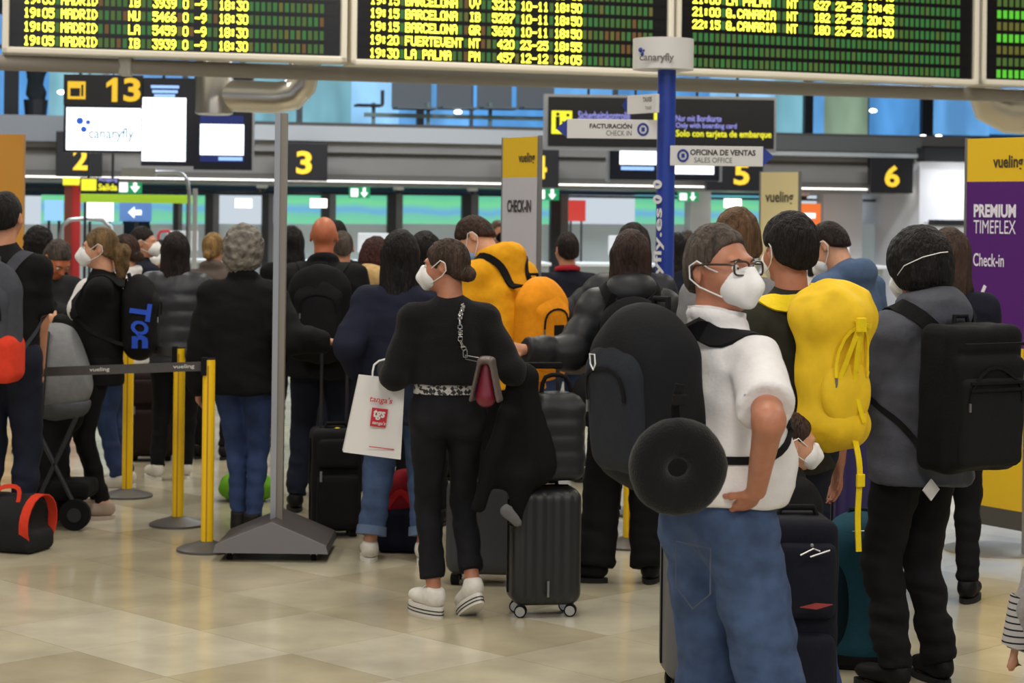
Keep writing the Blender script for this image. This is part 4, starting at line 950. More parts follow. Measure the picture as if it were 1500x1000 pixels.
# ------------------------------------------------------------------ the cast
def PX(x, y, d): return ('px', x, y, d)
BLK = fabric('cloth_black', (25, 24, 27)); BLK2 = fabric('cloth_soft_black', (31, 30, 34)); NAVY = fabric('cloth_navy', (30, 33, 52)); NAVY2 = fabric('cloth_ink', (37, 42, 66)); CHAR = fabric('cloth_charcoal', (62, 63, 70)); DGREY = fabric('cloth_dark_grey', (50, 50, 54))
JEAN = fabric('denim_blue', (50, 66, 104), var=0.22, scale=40); JEAN2 = fabric('denim_mid', (66, 84, 118), var=0.25, scale=40); JEAND = fabric('denim_dark', (36, 42, 62), var=0.2, scale=40); JEANB = fabric('denim_black', (26, 24, 28), var=0.2, scale=40)
WHITE = fabric('cloth_white', (224, 222, 224)); BEIGE = fabric('fleece_beige', (196, 164, 112), bump=1.0, scale=130, var=0.15); YEL = fabric('hoodie_yellow', (226, 160, 24)); OLIVE = fabric('cloth_olive', (60, 60, 50)); GREY = fabric('cloth_grey', (120, 120, 124)); BROWNG = fabric('coat_taupe', (92, 82, 76)); SLATE = fabric('jacket_slate', (80, 82, 92)); BLUEG = fabric('hoodie_blue', (78, 98, 130))
PUFF = mat('nylon_black', S(30, 31, 36), 0.5, 0, 0.15, 60, 0.1, spec=0.4); PUFFN = mat('nylon_navy', S(28, 30, 40), 0.5, 0, 0.15, 60, 0.1, spec=0.4)
SNK = dict(mat=fabric('sneaker_white', (214, 208, 200), 0.6), sole=mat('sole_white', S(225, 222, 216), 0.6))
SNKB = dict(mat=fabric('sneaker_beige', (168, 148, 132), 0.7), sole=mat('sole_beige', S(185, 170, 155), 0.6))
BOOT = dict(mat=fabric('boot_dark', (42, 38, 36), 0.6), sole=M_black, boot=True)

# --- back rows first
person('distant person with a black face covering behind the white check-in sign', 727, 565, top_py=322, face=30, hairdo='short', hmat=H_lbrown, top=dict(mat=DGREY), pants=dict(mat=JEAND), q=0, mask=fabric('mask_black', (26, 24, 26)))
far1 = person('distant bald man in a dark jacket right of the blue pole', 1004, 600, top_py=334, face=165, skin=SK3, hairdo='buzz', hmat=H_salt, top=dict(mat=NAVY), pants=dict(mat=JEAND), q=0)
person('distant long-haired person in dark clothes touching the blue pole', 988, 630, top_py=340, face=180, hairdo=('long', 0.15), hmat=H_black, top=dict(mat=NAVY2), pants=dict(mat=JEAND), q=0)
person('distant person in white with a black ponytail by the orange poster', 1184, 640, top_py=344, face=175, hairdo=('pony', 0.16), bun='tail', hmat=H_black, top=dict(mat=WHITE, name='shirt', th=0.012), pants=dict(mat=JEAND), q=0)
person('distant dark-curled person behind the man rubbing his nose', 52, 665, top_py=336, face=200, hairdo='curly', hmat=H_black, top=dict(mat=BLK), pants=dict(mat=JEAND), q=0)
person('distant dark-haired person in a white mask left of the puffer jacket', 231, 628, top_py=350, face=-15, hairdo='short', hmat=H_dark, mask=M_mask, top=dict(mat=BEIGE), pants=dict(mat=JEAND), q=0)
person('dark-haired man in a navy jacket, turned right, white mask', 207, 655, top_py=331, face=125, head=(-35, 0, 0), hairdo='short', hmat=H_dark, mask=M_mask, top=dict(mat=NAVY, th=0.03), pants=dict(mat=JEAND), q=1)
person('brown-haired woman in a white jacket facing left', 180, 716, top_py=341, face=-95, head=(-8, 8, 0), hairdo=('pony', 0.0), bun='bun', hmat=H_brown, top=dict(mat=WHITE, th=0.035, neck_ring=0.025), pants=dict(mat=JEAN), shoes=SNK, q=1)
person('blond person in a taupe coat between puffer jacket and grey curls', 310, 672, top_py=339, face=165, hairdo=('pony', 0.0), bun='bun', hmat=H_blond, top=dict(mat=BROWNG, th=0.03, hem=0.72, neck_ring=0.028), pants=dict(mat=BLK), q=1)
person('tall man with black hair just right of the bald head', 489, 670, top_py=322, face=185, hairdo='short', hmat=H_black, top=dict(mat=NAVY), pants=dict(mat=JEAND), q=1)
person('man with cropped grey hair right behind the bald man', 497, 700, top_py=335, face=190, hairdo='buzz', hmat=H_salt, top=dict(mat=fabric('cloth_dusk', (48, 52, 66)), th=0.03), pants=dict(mat=JEAND), q=1)
person('dark-haired person hidden between steel post and bald head', 424, 655, top_py=330, face=180, hairdo=('long', 0.1), hmat=H_black, top=dict(mat=BLK, th=0.03), pants=dict(mat=JEAND), q=0)
person('auburn-haired person in a beige fleece coat', 540, 722, top_py=346, face=150, head=(20, 14, 0), lean=4, hairdo='bob', hmat=H_red, top=dict(mat=BEIGE, th=0.045, hood=1.25, neck_ring=0.04), pants=dict(mat=JEAND), q=1)
person('grey-haired person in a white mask facing the yellow hoodie', 668, 700, top_py=354, face=60, hairdo='bob', hmat=H_grey, mask=M_mask, top=dict(mat=GREY, th=0.03, neck_ring=0.04), pants=dict(mat=JEAND), q=1)
person('person with black hair half hidden behind the woman in the black sweater', 617, 770, top_py=338, face=185, hairdo=('long', 0.14), hmat=H_black, top=dict(mat=BLK, th=0.03), pants=dict(mat=BLK), q=1)
navy_red = person('man in a navy jacket with a red collar', 826, 706, top_py=339, face=-165, girth=1.12, hairdo='short', hmat=H_dark, skin=SK4, top=dict(mat=NAVY, th=0.035, hem=0.80), pants=dict(mat=JEAN), q=1)
person('person in a navy puffer jacket with an elbow out, behind the long-haired woman', 922, 770, top_py=326, face=180, hairdo=('long', 0.1), hmat=H_dark, top=dict(mat=PUFFN, th=0.045, puff=0.09, hem=0.8), pants=dict(mat=BLK), arms=(dict(hand=(0.24, -0.24, 1.10), pole=(1, 0.1, -0.6)), None), q=1)
person('woman with messy brown hair hidden behind the man in white', 1074, 900, top_py=306, face=165, hairdo='bob', hmat=H_lbrown, top=dict(mat=GREY, th=0.03), pants=dict(mat=JEAND), q=1)
hoodb = person('boy looking down in a grey and blue hooded top', 1246, 830, top_py=312, face=-140, head=(12, 34, 0), lean=7, hairdo='short', hmat=H_dark, skin=SK2, mask=M_mask, top=dict(mat=BLUEG, th=0.026, hood=0.85), pants=dict(mat=JEAND), q=1)
person('woman with straight brown hair in a dark navy top', 1384, 880, top_py=333, face=165, head=(10, 0, 0), hairdo=('long', 0.13), hmat=hairmat('hair_chestnut', (72, 54, 46)), top=dict(mat=NAVY, th=0.02, name='top'), pants=dict(mat=BLK), q=1)
# --- queue on the left
nose = person('man with greying hair looking down and rubbing his nose', 62, 728, top_py=337, face=35, head=(10, 38, 0), lean=8, hairdo='short', hmat=H_salt, skin=SK3, top=dict(mat=DGREY, th=0.03), pants=dict(mat=JEAND), q=1, hands='L', arms=(dict(hand=PX(75, 452, 12.2), pole=(0.8, -0.3, -1), dir=(-0.2, -0.1, 1), curl=0.7), None), facing_eyes=True)
left_man = person('man in a black T-shirt with a grey and red backpack at the left edge', 3, 800, top_py=280, face=175, girth=1.08, hairdo='short', hmat=H_black, skin=SK4, top=dict(mat=BLK, th=0.014, sleeve=0.45, name='t_shirt', hem=0.86), pants=dict(mat=JEAND, w=0.008), q=1, arms=(None, dict(hand=PX(58, 560, 10.75), pole=(-0.4, 1, 0))), hands='R')
pony = person('woman with a blond ponytail and white mask in a black cardigan', 142, 757, top_py=331, face=-85, girth=1.0, head=(-5, 2, 0), hairdo=('pony', 0.13), bun='tail', hmat=hairmat('hair_dark_blond', (122, 96, 64)), skin=SK2, mask=M_mask, top=dict(mat=BLK, th=0.022, hem=0.80, name='cardigan', bust=True), pants=dict(mat=BLK, w=-0.006, name='leggings', hem=0.96), shoes=SNKB, q=1, hands=True,
              arms=(dict(hand=PX(84, 470, 11.7), pole=(0.5, 0.8, -1)), dict(hand=PX(88, 476, 12.1), pole=(-0.5, 0.8, -1))), facing_eyes=True, feet=((0.09, 0.05, 5, 0), (-0.09, 0.0, -5, 0)))
f = Field((-0.2, -0.3, 1.0), (0.2, 0.1, 1.5), 0.012); s = pony.s
f.ell(pony.U(0, -0.07, 1.29), [0.105 * s, 0.098 * s, 0.16 * s]); 
for sx in (1, -1): f.ell(pony.U(sx * 0.065, -0.125, 1.26), [0.07 * s, 0.062 * s, 0.07 * s], k=0.05)
m = mat('floral_white', S(222, 220, 222), 0.8); nt = m.node_tree; vo = nt.nodes.new('ShaderNodeTexVoronoi'); vo.inputs['Scale'].default_value = 28; tcn = nt.nodes.new('ShaderNodeTexCoord'); nt.links.new(tcn.outputs['Object'], vo.inputs['Vector'])
rp = nt.nodes.new('ShaderNodeValToRGB'); rp.color_ramp.interpolation = 'CONSTANT'; rp.color_ramp.elements[0].color = (*S(90, 50, 80), 1); rp.color_ramp.elements[1].position = 0.22; rp.color_ramp.elements[1].color = (*S(222, 220, 222), 1)
nt.links.new(vo.outputs['Distance'], rp.inputs[0]); nt.links.new(rp.outputs[0], nt.nodes['Principled BSDF'].inputs['Base Color'])
fieldobj(f, 'blouse', m, pony.root)
puffer = person('woman with long dark hair in a black puffer jacket and white sneakers', 254, 703, top_py=339, face=180, girth=1.05, hairdo=('long', 0.24), hmat=hairmat('hair_espresso', (34, 24, 26)), top=dict(mat=mat('nylon_grey_black', S(44, 46, 54), 0.45, 0, 0.15, 60, 0.1, spec=0.45), th=0.05, puff=0.10, hem=0.83), pants=dict(mat=JEANB), shoes=SNK, q=1, arms=(dict(hand=(0.2, -0.26, 1.08), pole=(1, 0.4, -0.7)), dict(hand=(-0.2, -0.26, 1.08), pole=(-1, 0.4, -0.7))), feet=((0.11, -0.02, 30, 0), (-0.06, -0.1, 20, 0)))
curls = person('person with grey curls in a black jacket and blue jeans', 352, 786, top_py=336, face=175, girth=1.06, hairdo='curly', hmat=H_grey, top=dict(mat=BLK, th=0.04, hem=0.82, neck_ring=0.022, fold=0.008), pants=dict(mat=JEAN, w=-0.004), shoes=BOOT, q=1, hands='R', feet=((0.02, -0.06, 10, 0), (-0.07, 0.02, -10, 0)), arms=(None, dict(hand=PX(478, 500, 11.0), pole=(-0.4, 0.5, -1), curl=0.9, pn=(0, 0, -1))))
bald = person('bald man in a black jacket carrying a black backpack', 470, 750, top_py=313, face=180, girth=1.14, skin=SK3, top=dict(mat=BLK2, th=0.035, hem=0.80, neck_ring=0.02), pants=dict(mat=JEAND, w=0.008), q=1, feet=((0.15, -0.02, 10, 0), (-0.12, 0, -10, 0)))
navyw = person('woman in a navy coat and rolled-up jeans beside the white shopping bag', 582, 823, top_py=336, face=175, hairdo=('long', 0.22), hmat=H_black, top=dict(mat=NAVY2, th=0.035, hem=0.74, fold=0.008), pants=dict(mat=JEAN2, w=0.016, hem=0.86, cuff=fabric('denim_cuff', (96, 112, 142))), shoes=dict(mat=SNK['mat'], sole=SNK['sole']), q=1, feet=((0.14, 0.0, 12, 0), (-0.13, -0.02, -12, 0)), arms=(dict(hand=PX(528, 545, 10.3), pole=(0.3, 1, 0)), None), hands='L')
yboy = person('boy in a yellow hoodie looking down, blue mask on', 748, 796, top_py=294, face=-135, head=(28, 34, 0), lean=17, hairdo='short', hmat=H_brown, skin=SK2, mask=M_maskb, top=dict(mat=YEL, th=0.04, hem=0.80, hood=0.98, name='hoodie', neck_ring=0.035, fold=0.009), pants=dict(mat=BLK), q=1, arms=(dict(hand=(0.1, -0.33, 1.08), pole=(1, 0.5, -1)), dict(hand=(-0.1, -0.33, 1.08), pole=(-1, 0.5, -1))))
longh = person('woman with long brown hair in a black puffer jacket reaching left', 918, 853, top_py=336, face=180, hairdo=('long', 0.25), hmat=hairmat('hair_umber', (58, 40, 36)), top=dict(mat=PUFF, th=0.045, puff=0.10, hem=0.78, hood=1.05), pants=dict(mat=BLK, w=0.025, wl=0.045, hem=1.02), q=1, hands='L', feet=((0.15, 0.0, 75, 0), (-0.11, 0.0, -10, 0)), arms=(dict(hand=PX(768, 512, 9.55), pole=(0.2, 0.2, -1)), None))
# --- main figures
SWE = fabric('sweater_black', (26, 25, 29), 0.95, 0.1, 1.0, 260, sheen=0.06)
cw = person('woman in a fuzzy black sweater, white mask and white platform sneakers', 652, 903, top_py=347, face=-168, girth=1.02, head=(58, 4, 0), hairdo=('pony', 0.0), bun='bun', hmat=hairmat('hair_brunette', (66, 50, 42)), skin=SK1, mask=M_mask, top=dict(mat=SWE, th=0.017, hem=1.083, name='sweater', loose=0.012, fold=0.005, sleeve=0.92, neck=1.43), pants=dict(mat=fabric('jeans_washed_black', (34, 34, 40), var=0.25, scale=40), w=-0.006, wl=0.006, hem=0.79, name='jeans', fold=0.005, waist=1.10, hip=1.05),
            shoes=dict(mat=fabric('canvas_white', (226, 222, 216)), sole=mat('sole_white', S(225, 222, 216), 0.6), platform=0.045, stripes=2, laces=True), q=2, hands=True, facing_eyes=True,
            feet=((0.045, -0.02, 24, 0), (-0.115, 0.04, 12, 28)), arms=(dict(hand=PX(567, 540, 9.02), pole=(0.25, 0.9, -0.8), dir=(0, -0.3, -1), curl=0.9), dict(hand=PX(757, 538, 9.04), pole=(-0.2, 0.9, -0.8), curl=0.8, pn=(0, 0, -1))))
mw = person('man in a white polo shirt, glasses and white mask in the foreground', 1048, 1252, top_py=326, face=122, girth=1.07, head=(-79, -3, 0), recede=1.0, hairdo='short', hmat=H_salt, skin=SK1, mask=M_mask, top=dict(mat=fabric('polo_white', (226, 224, 226), 0.85, 0.03), th=0.022, sleeve=0.46, belly=0.03, hem=0.985, name='polo_shirt', loose=0.02, neck_ring=0.016, fold=0.007, hem_n=(0, 0, -1)), pants=dict(mat=JEAN2, w=0.024, wl=0.03, name='jeans', fold=0.013, hem=1.0, waist=1.07),
            q=2, hands='R', facing_eyes=True, feet=((0.13, 0.06, 10, 0), (-0.13, 0.0, -8, 0)), arms=(dict(hand=(0.25, -0.12, 0.92), pole=(0.5, 1, 0)), dict(hand=PX(1108, 718, 5.36), pole=(-1, 0.6, 0), dir=(1.2, -0.3, -0.8), curl=0.2)))
om = person('man in an olive T-shirt carrying a yellow backpack', 1146, 1044, top_py=312, face=-152, girth=1.1, head=(-4, 0, 0), hairdo='thick', hmat=H_black, skin=SK1, mask=M_mask, top=dict(mat=OLIVE, th=0.016, sleeve=0.5, name='t_shirt', hem=0.86), pants=dict(mat=JEAND, w=0.012), q=2)
gm = person('person with thick black hair in a grey hooded jacket and black jeans', 1342, 1006, top_py=344, face=-149, girth=1.06, head=(4, 8, 0), hairdo='bouffant', hmat=H_black, skin=SK1, mask=M_mask, loops=False, top=dict(mat=SLATE, th=0.04, hem=0.80, hood=1.2, neck_ring=0.04, fold=0.011, loose=0.02), pants=dict(mat=JEANB, w=0.012, wl=0.014, fold=0.011, hem=1.0), q=2, feet=((0.12, 0.02, 10, 0), (-0.12, 0.0, -10, 0)), arms=(dict(hand=(0.12, -0.32, 1.10), pole=(1.0, 0.15, -0.6)), dict(hand=(-0.14, -0.34, 1.06), pole=(-1, 0.4, -0.7))))
child = person('child in a black jacket standing behind the navy suitcase', 1150, 1088, H=1.05, hs=1.28, face=112, head=(-8, 6, 0), hairdo='short', hmat=H_brown, skin=SK2, mask=M_mask, top=dict(mat=BLK, th=0.03, neck_ring=0.026, hem=0.86), pants=dict(mat=JEAN), q=1, feet=((0.07, 0.02, 0, 0), (-0.08, -0.16, 0, 0)))
kn = mat('knit_grey', S(168, 164, 164), 0.9, 0, 1.0, 200, 0.1)
tod = person('small child in a grey knit sweater at the right edge', 1556, 1180, H=0.88, hs=1.5, face=-60, girth=1.25, hairdo='curly', hmat=H_brown, skin=SK2, top=dict(mat=kn, th=0.022, name='sweater', hem=0.75), pants=dict(mat=JEAND), q=1, arms=(dict(hand=(0.16, -0.08, 0.36), pole=(1, 0.2, 0)), dict(hand=(-0.16, -0.08, 0.36), pole=(-1, 0.2, 0))))
# striped lower sleeves of the child
ms = mat('sleeve_stripes', S(190, 186, 186), 0.9); nt = ms.node_tree; tcn = nt.nodes.new('ShaderNodeTexCoord'); wv = nt.nodes.new('ShaderNodeTexWave'); wv.bands_direction = 'Z'; wv.inputs['Scale'].default_value = 16
nt.links.new(tcn.outputs['Object'], wv.inputs['Vector']); rp = nt.nodes.new('ShaderNodeValToRGB'); rp.color_ramp.interpolation = 'CONSTANT'; rp.color_ramp.elements[0].color = (*S(28, 28, 32), 1); rp.color_ramp.elements[1].position = 0.16; rp.color_ramp.elements[1].color = (*S(192, 188, 188), 1)
nt.links.new(wv.outputs['Fac'], rp.inputs[0]); nt.links.new(rp.outputs[0], nt.nodes['Principled BSDF'].inputs['Base Color'])
for i in (0, 1): MB().cyl(tod.sho[i].lerp(tod.elb[i], 0.75), tod.elb[i].lerp(tod.wri[i], 0.9), 0.062, 0.045, 20).build('striped_sleeve', ms, tod.root, True)
# clothing details
def ring(o, c, rx, ry, r, name, m, parent, n=24, tilt=0.0, a0=0, a1=2 * math.pi, flat=None):
    cl = abs(a1 - a0 - 2 * math.pi) < 1e-3; k = n if cl else n + 1
    ts = [a0 + (a1 - a0) * i / n for i in range(k)]
    pts = [c + V3((rx * math.cos(t), ry * math.sin(t), tilt * math.sin(t))) for t in ts]
    return MB().tube(pts, r, 8, closed=cl, flat=flat, up=[V3((math.cos(t) / rx, math.sin(t) / ry, 0)) for t in ts] if flat else None).build(name, m, parent, True)
ring(navy_red, navy_red.U(0, 0.022, 1.50), 0.068, 0.066, 0.018, 'collar', fabric('collar_red', (178, 44, 56)), navy_red.root, tilt=0.012)
ring(navy_red, navy_red.B(0, 0.005, 0.805), 0.222, 0.172, 0.008, 'hem_band', fabric('collar_red', (178, 44, 56)), navy_red.root)
mb_ = mat('belt_pattern', S(60, 58, 62), 0.6); nt = mb_.node_tree; tcn = nt.nodes.new('ShaderNodeTexCoord'); vo = nt.nodes.new('ShaderNodeTexVoronoi'); vo.inputs['Scale'].default_value = 55; vo.distance = 'MANHATTAN'; nt.links.new(tcn.outputs['Object'], vo.inputs['Vector'])
rp = nt.nodes.new('ShaderNodeValToRGB'); rp.color_ramp.elements[0].position = 0.62; rp.color_ramp.elements[0].color = (*S(30, 30, 34), 1); rp.color_ramp.elements[1].position = 0.8; rp.color_ramp.elements[1].color = (*S(190, 188, 186), 1)
nt.links.new(vo.outputs['Distance'], rp.inputs[0]); nt.links.new(rp.outputs[0], nt.nodes['Principled BSDF'].inputs['Base Color'])
ring(cw, cw.B(0, 0.0, 1.062), 0.158 * cw.s, 0.121 * cw.s, 0, 'belt', mb_, cw.root, flat=(0.042, 0.008))
# glasses of the man in white
hz = mw.hsz; G = lambda x, y, z: mw.hc + mw.RH @ (V3((x, y, z)) * hz)
M_gl = mat('tortoise_brown', S(52, 36, 28), 0.3); M_lens = mat('lens', (1, 1, 1), 0.02, trans=1.0)
gl = MB()
for sx in (1, -1):
    pts = []
    for i in range(20):
        t = 2 * math.pi * i / 20; cx_, cz_ = abs(math.cos(t)) ** 0.55 * math.copysign(1, math.cos(t)), abs(math.sin(t)) ** 0.55 * math.copysign(1, math.sin(t))
        pts.append(G(sx * 0.034 + 0.026 * cx_, -0.112 + 0.010 * abs(sx * 0.034 + 0.026 * cx_) / 0.06, 0.002 + 0.019 * cz_))
    gl.tube(pts, 0.0030, 8, closed=True)
    gl.tube([G(sx * 0.060, -0.102, 0.012), G(sx * 0.074, -0.085, 0.014), G(sx * 0.088, -0.02, 0.016), G(sx * 0.088, 0.016, 0.014), G(sx * 0.086, 0.034, -0.004)], 0.0030, 8)
gl.tube([G(-0.009, -0.112, 0.006), G(0, -0.118, 0.009), G(0.009, -0.112, 0.006)], 0.0028, 8)
go = gl.build('glasses', M_gl, mw.root, True)
for sx in (1, -1): MB().sph((0, 0, 0), (0.024 * hz, 0.0012, 0.0175 * hz), 8).build('lens', M_lens, go, True, loc=G(sx * 0.034, -0.108, 0.002)).rotation_euler = mw.RH.to_euler()
# polo: button placket and collar points, jeans pocket stitching and belt
ring(mw, mw.U(0, 0.018, 1.497), 0.076, 0.076, 0, 'collar', fabric('polo_white', (226, 224, 226)), mw.root, a0=math.radians(-60), a1=math.radians(240), flat=(0.045, 0.008), tilt=0.012)
b = mw.B(-0.10, 0.165 * mw.s, 0.82); 
MB().tube([b + V3(p) for p in ((-0.07, 0.0, 0.07), (0.07, 0.008, 0.07), (0.07, 0.008, -0.05), (0, 0.004, -0.10), (-0.07, 0.0, -0.05))], 0.002, 6, closed=True).build('pocket_seam', fabric('denim_seam', (86, 92, 112)), mw.root)
# ear-loop strap round the back of the black hair
Hg = lambda x, y, z: gm.hc + gm.RH @ (V3((x, y, z)) * gm.hsz)
MB().tube([Hg(0.05, -0.06, -0.03), Hg(0.112, 0.0, -0.02), Hg(0.124, 0.05, 0.01), Hg(0.098, 0.128, 0.035), Hg(0.035, 0.160, 0.048), Hg(0.0, 0.166, 0.05)], 0.002, 6).build('mask_strap', M_loop, gm.root, True)
# pale tag under the jacket hem
MB().box(gm.B(0.115, 0.195, 0.80), (0.028, 0.003, 0.028), RY(45)).build('care_tag', WHITE, gm.root)
# white panel on the far man's back, red trims
# ------------------------------------------------------------------ bags worn, carried or standing on the floor
from mathutils.bvhtree import BVHTree
def bvh_of(*objs):
    V, Pl = [], []
    for ob in objs:
        b = len(V); V += [v.co.copy() for v in ob.data.vertices]; Pl += [tuple(i + b for i in p.vertices) for p in ob.data.polygons]
    return BVHTree.FromPolygons(V, Pl)
def densify(pts, step=0.025):
    pts = [V3(p) for p in pts]; out = []
    n = len(pts)
    for i in range(n - 1):
        p0, p1, p2, p3 = pts[max(0, i - 1)], pts[i], pts[i + 1], pts[min(n - 1, i + 2)]
        k = max(2, int((p2 - p1).length / step))
        for j in range(k):
            t = j / k
            out.append(0.5 * ((2 * p1) + (p2 - p0) * t + (2 * p0 - 5 * p1 + 4 * p2 - p3) * t * t + (3 * p1 - p0 - 3 * p2 + p3) * t ** 3))
    out.append(pts[-1]); return out
def wrap_band(tree, pts, w, th, name, m, parent, org, free=(0, 0), lift=0.005, maxd=0.12):
    # a band laid on the clothing; 'free' leaves that many ends hanging in the air
    P_ = densify(pts); out, ups = [], []
    for i, p in enumerate(P_):
        l, n, _, d = tree.find_nearest(p)
        if i < free[0] or i >= len(P_) - free[1] or (d > maxd): out.append(p); ups.append(n)
        else: out.append(l + n * lift); ups.append(n)
    for _ in range(2): out = [out[0]] + [(a + b * 2 + c) / 4 for a, b, c in zip(out, out[1:], out[2:])] + [out[-1]]
    return MB().tube([p - org for p in out], 0, flat=(w, th), up=ups).build(name, m, parent, True)
M_zip = mat('zip_metal', S(150, 150, 154), 0.35, 0.8)
def backpack(o, label, size, zc, m, m2=None, tilt=0, xoff=0, straps=True, strap_m=None, shape='round', back=0.0, pockets=True, seed=1, strap_w=0.055, group='backpacks', zip_m=None, lift=0.006):
    w, dp, h = size; s, g = o.s, o.g; m2 = m2 or m; strap_m = strap_m or m2
    tree = bvh_of(o.top)
    hitp = tree.ray_cast(o.U(xoff, 0.9, zc / s), (o.U(xoff, 0, zc / s) - o.U(xoff, 0.9, zc / s)).normalized())[0]
    yb = (hitp.y if hitp else 0.16) + back
    base = V3((xoff, yb + dp / 2, zc - h / 2)); org = base
    t = thing('backpack', label, 'backpack', o.M @ base, o.root.rotation_euler.z, group)
    Rt = RX(tilt); R = np.array(Rt)
    f = Field((-w, -dp * 1.2, -0.12), (w, dp * 1.4 + 0.1, h + 0.15), 0.011)
    c = V3((0, 0, h / 2)); LP = lambda x, y, z: c + Rt @ V3((x, y, z - h / 2))
    if shape == 'box': f.box(c, (w / 2, dp / 2, h / 2), 0.04, R, 0.02); f.box(LP(0, dp * 0.4, h * 0.42), (w / 2 - 0.02, dp * 0.3, h * 0.38), 0.03, R, 0.015)
    elif shape == 'roll':
        f.ell(LP(0, 0.02, h * 0.84), (w * 0.54, dp * 0.60, h * 0.20), R, 0.03); f.cone(LP(0, 0.0, h * 0.80), LP(0, 0.02, h * 0.16), w * 0.46, w * 0.40, 0.05, flat=((0, 1, 0), w / dp * 0.85)); f.ell(LP(0, 0.02, h * 0.12), (w * 0.44, dp * 0.5, h * 0.14), R, 0.05)
    else:
        f.cone(LP(0, 0, h * 0.70), LP(0, 0.01, h * 0.26), w * 0.46, w * 0.48, 0.02, flat=((0, 1, 0), w / dp * 0.9)); f.box(LP(0, 0, h * 0.42), (w / 2, dp / 2, h * 0.42), 0.06, R, 0.06)
        f.ell(LP(0, 0, h * 0.80), (w * 0.45, dp * 0.46, h * 0.22), R, 0.05)
    amp = 0.016 if shape == 'roll' else 0.006
    body = fieldobj(f, 'bag_body', m, t, None, lambda V: amp * snoise(V, (22, 22, 14), seed, 2) + amp * (0.25 - np.abs(snoise(V, (20, 20, 9), seed + 5, 2))))
    bt = bvh_of(body)
    if pockets:
        f = Field((-w, -0.1, -0.1), (w, dp * 1.6 + 0.1, h + 0.1), 0.011)
        if shape == 'box': f.box(LP(0, dp * 0.62, h * 0.36), (w * 0.42, dp * 0.16, h * 0.30), 0.02, R)
        elif shape == 'roll': f.ell(LP(0, dp * 0.42, h * 0.34), (w * 0.34, dp * 0.22, h * 0.24), R)
        else: f.box(LP(0, dp * 0.45, h * 0.40), (w * 0.40, dp * 0.22, h * 0.34), 0.05, R); f.ell(LP(0, dp * 0.42, h * 0.72), (w * 0.36, dp * 0.18, h * 0.14), R, 0.05)
        pk = fieldobj(f, 'front_pocket', m2, t, None, lambda V: 0.004 * snoise(V, 26, seed + 2, 2))
        bt2 = bvh_of(body, pk)
        zp = [LP(-w * 0.36, dp, h * 0.50), LP(-w * 0.30, dp, h * 0.66), LP(0, dp, h * 0.74), LP(w * 0.30, dp, h * 0.66), LP(w * 0.36, dp, h * 0.50)]
        wrap_band(bt2, zp, 0.010, 0.004, 'zip', zip_m or BLK, t, V3((0, 0, 0)), maxd=9)
        zl = bt2.find_nearest(LP(w * 0.36, dp, h * 0.50))[0]; MB().box(zl + V3((0, 0.004, -0.015)), (0.004, 0.003, 0.016)).build('zip_pull', M_zip, t)
    MB().tube([LP(-0.035, -dp * 0.3, h * 0.95), LP(-0.03, -dp * 0.35, h * 1.04), LP(0.03, -dp * 0.35, h * 1.04), LP(0.035, -dp * 0.3, h * 0.95)], 0.009, 8).build('grab_handle', strap_m, t, True)
    if straps:
        for sx in (1, -1):
            ub = o.U
            pts = [V3((xoff + sx * 0.07, yb + 0.01, zc + h * 0.42)), ub(sx * 0.115, 0.10, 1.46), ub(sx * 0.13, 0.01, 1.48), ub(sx * 0.13, -0.10, 1.42), ub(sx * 0.14, -0.17, 1.30), ub(sx * 0.165, -0.15, 1.20)]
            wrap_band(tree, pts, strap_w * (1.0), 0.012, 'shoulder_strap', strap_m, t, org, free=(1, 0), maxd=0.3, lift=lift)
            pts = [ub(sx * 0.165, -0.15, 1.20), ub(sx * 0.20, -0.02, 1.13), V3((xoff + sx * w * 0.42, yb + 0.03, zc - h * 0.36))]
            wrap_band(tree, pts, 0.022, 0.004, 'lower_webbing', strap_m, t, org, free=(0, 2), maxd=0.3)
    t_ = P(); t_.root, t_.org, t_.LP, t_.bvh, t_.R, t_.w, t_.dp, t_.h = t, org, LP, bt, Rt, w, dp, h
    return t_
def on(bp, p, lift=0.003):
    l, n, _, _ = bp.bvh.find_nearest(p); return l + n * lift, n
def decal_text(bp, string, p, w, h, m, bold=0.02, name='lettering', roll=0):
    l, n = on(bp, p); z = V3((0, 0, 1)); x = z.cross(n).normalized(); zz = n.cross(x)
    R = Matrix((x, -n, zz)).transposed() @ RY(roll)
    return text(string, l + n * 0.004, w, h, m, bp.root, R, bold, name)
G_pack = fabric('pack_grey', (66, 68, 76)); R_pack = fabric('pack_red', (214, 62, 40)); K_pack = fabric('pack_black', (26, 26, 30)); K_pack2 = fabric('pack_soft_black', (32, 33, 38)); S_pack = fabric('pack_slate', (52, 56, 66)); Y_pack = fabric('pack_yellow', (232, 192, 40), 0.65, 0.12, 0.3, 30); O_pack = fabric('pack_orange', (238, 150, 20), 0.7)
Y_strap = fabric('strap_yellow', (236, 206, 26), 0.6)
# left edge man
bp = backpack(left_man, 'grey backpack with a red-orange base at the left edge', (0.32, 0.17, 0.58), 1.18, G_pack, G_pack, seed=4, strap_m=G_pack, back=0.0)
f = Field((-0.3, -0.2, -0.1), (0.3, 0.3, 0.3), 0.012); f.box((0, 0.012, 0.10), (0.172, 0.112, 0.125), 0.06); fieldobj(f, 'base_panel', R_pack, bp.root)
wrap_band(bp.bvh, [V3((-0.05, 0.3, 0.50)), V3((-0.055, 0.3, 0.3)), V3((-0.06, 0.3, 0.2))], 0.012, 0.005, 'red_zip', R_pack, bp.root, V3((0, 0, 0)), maxd=9)
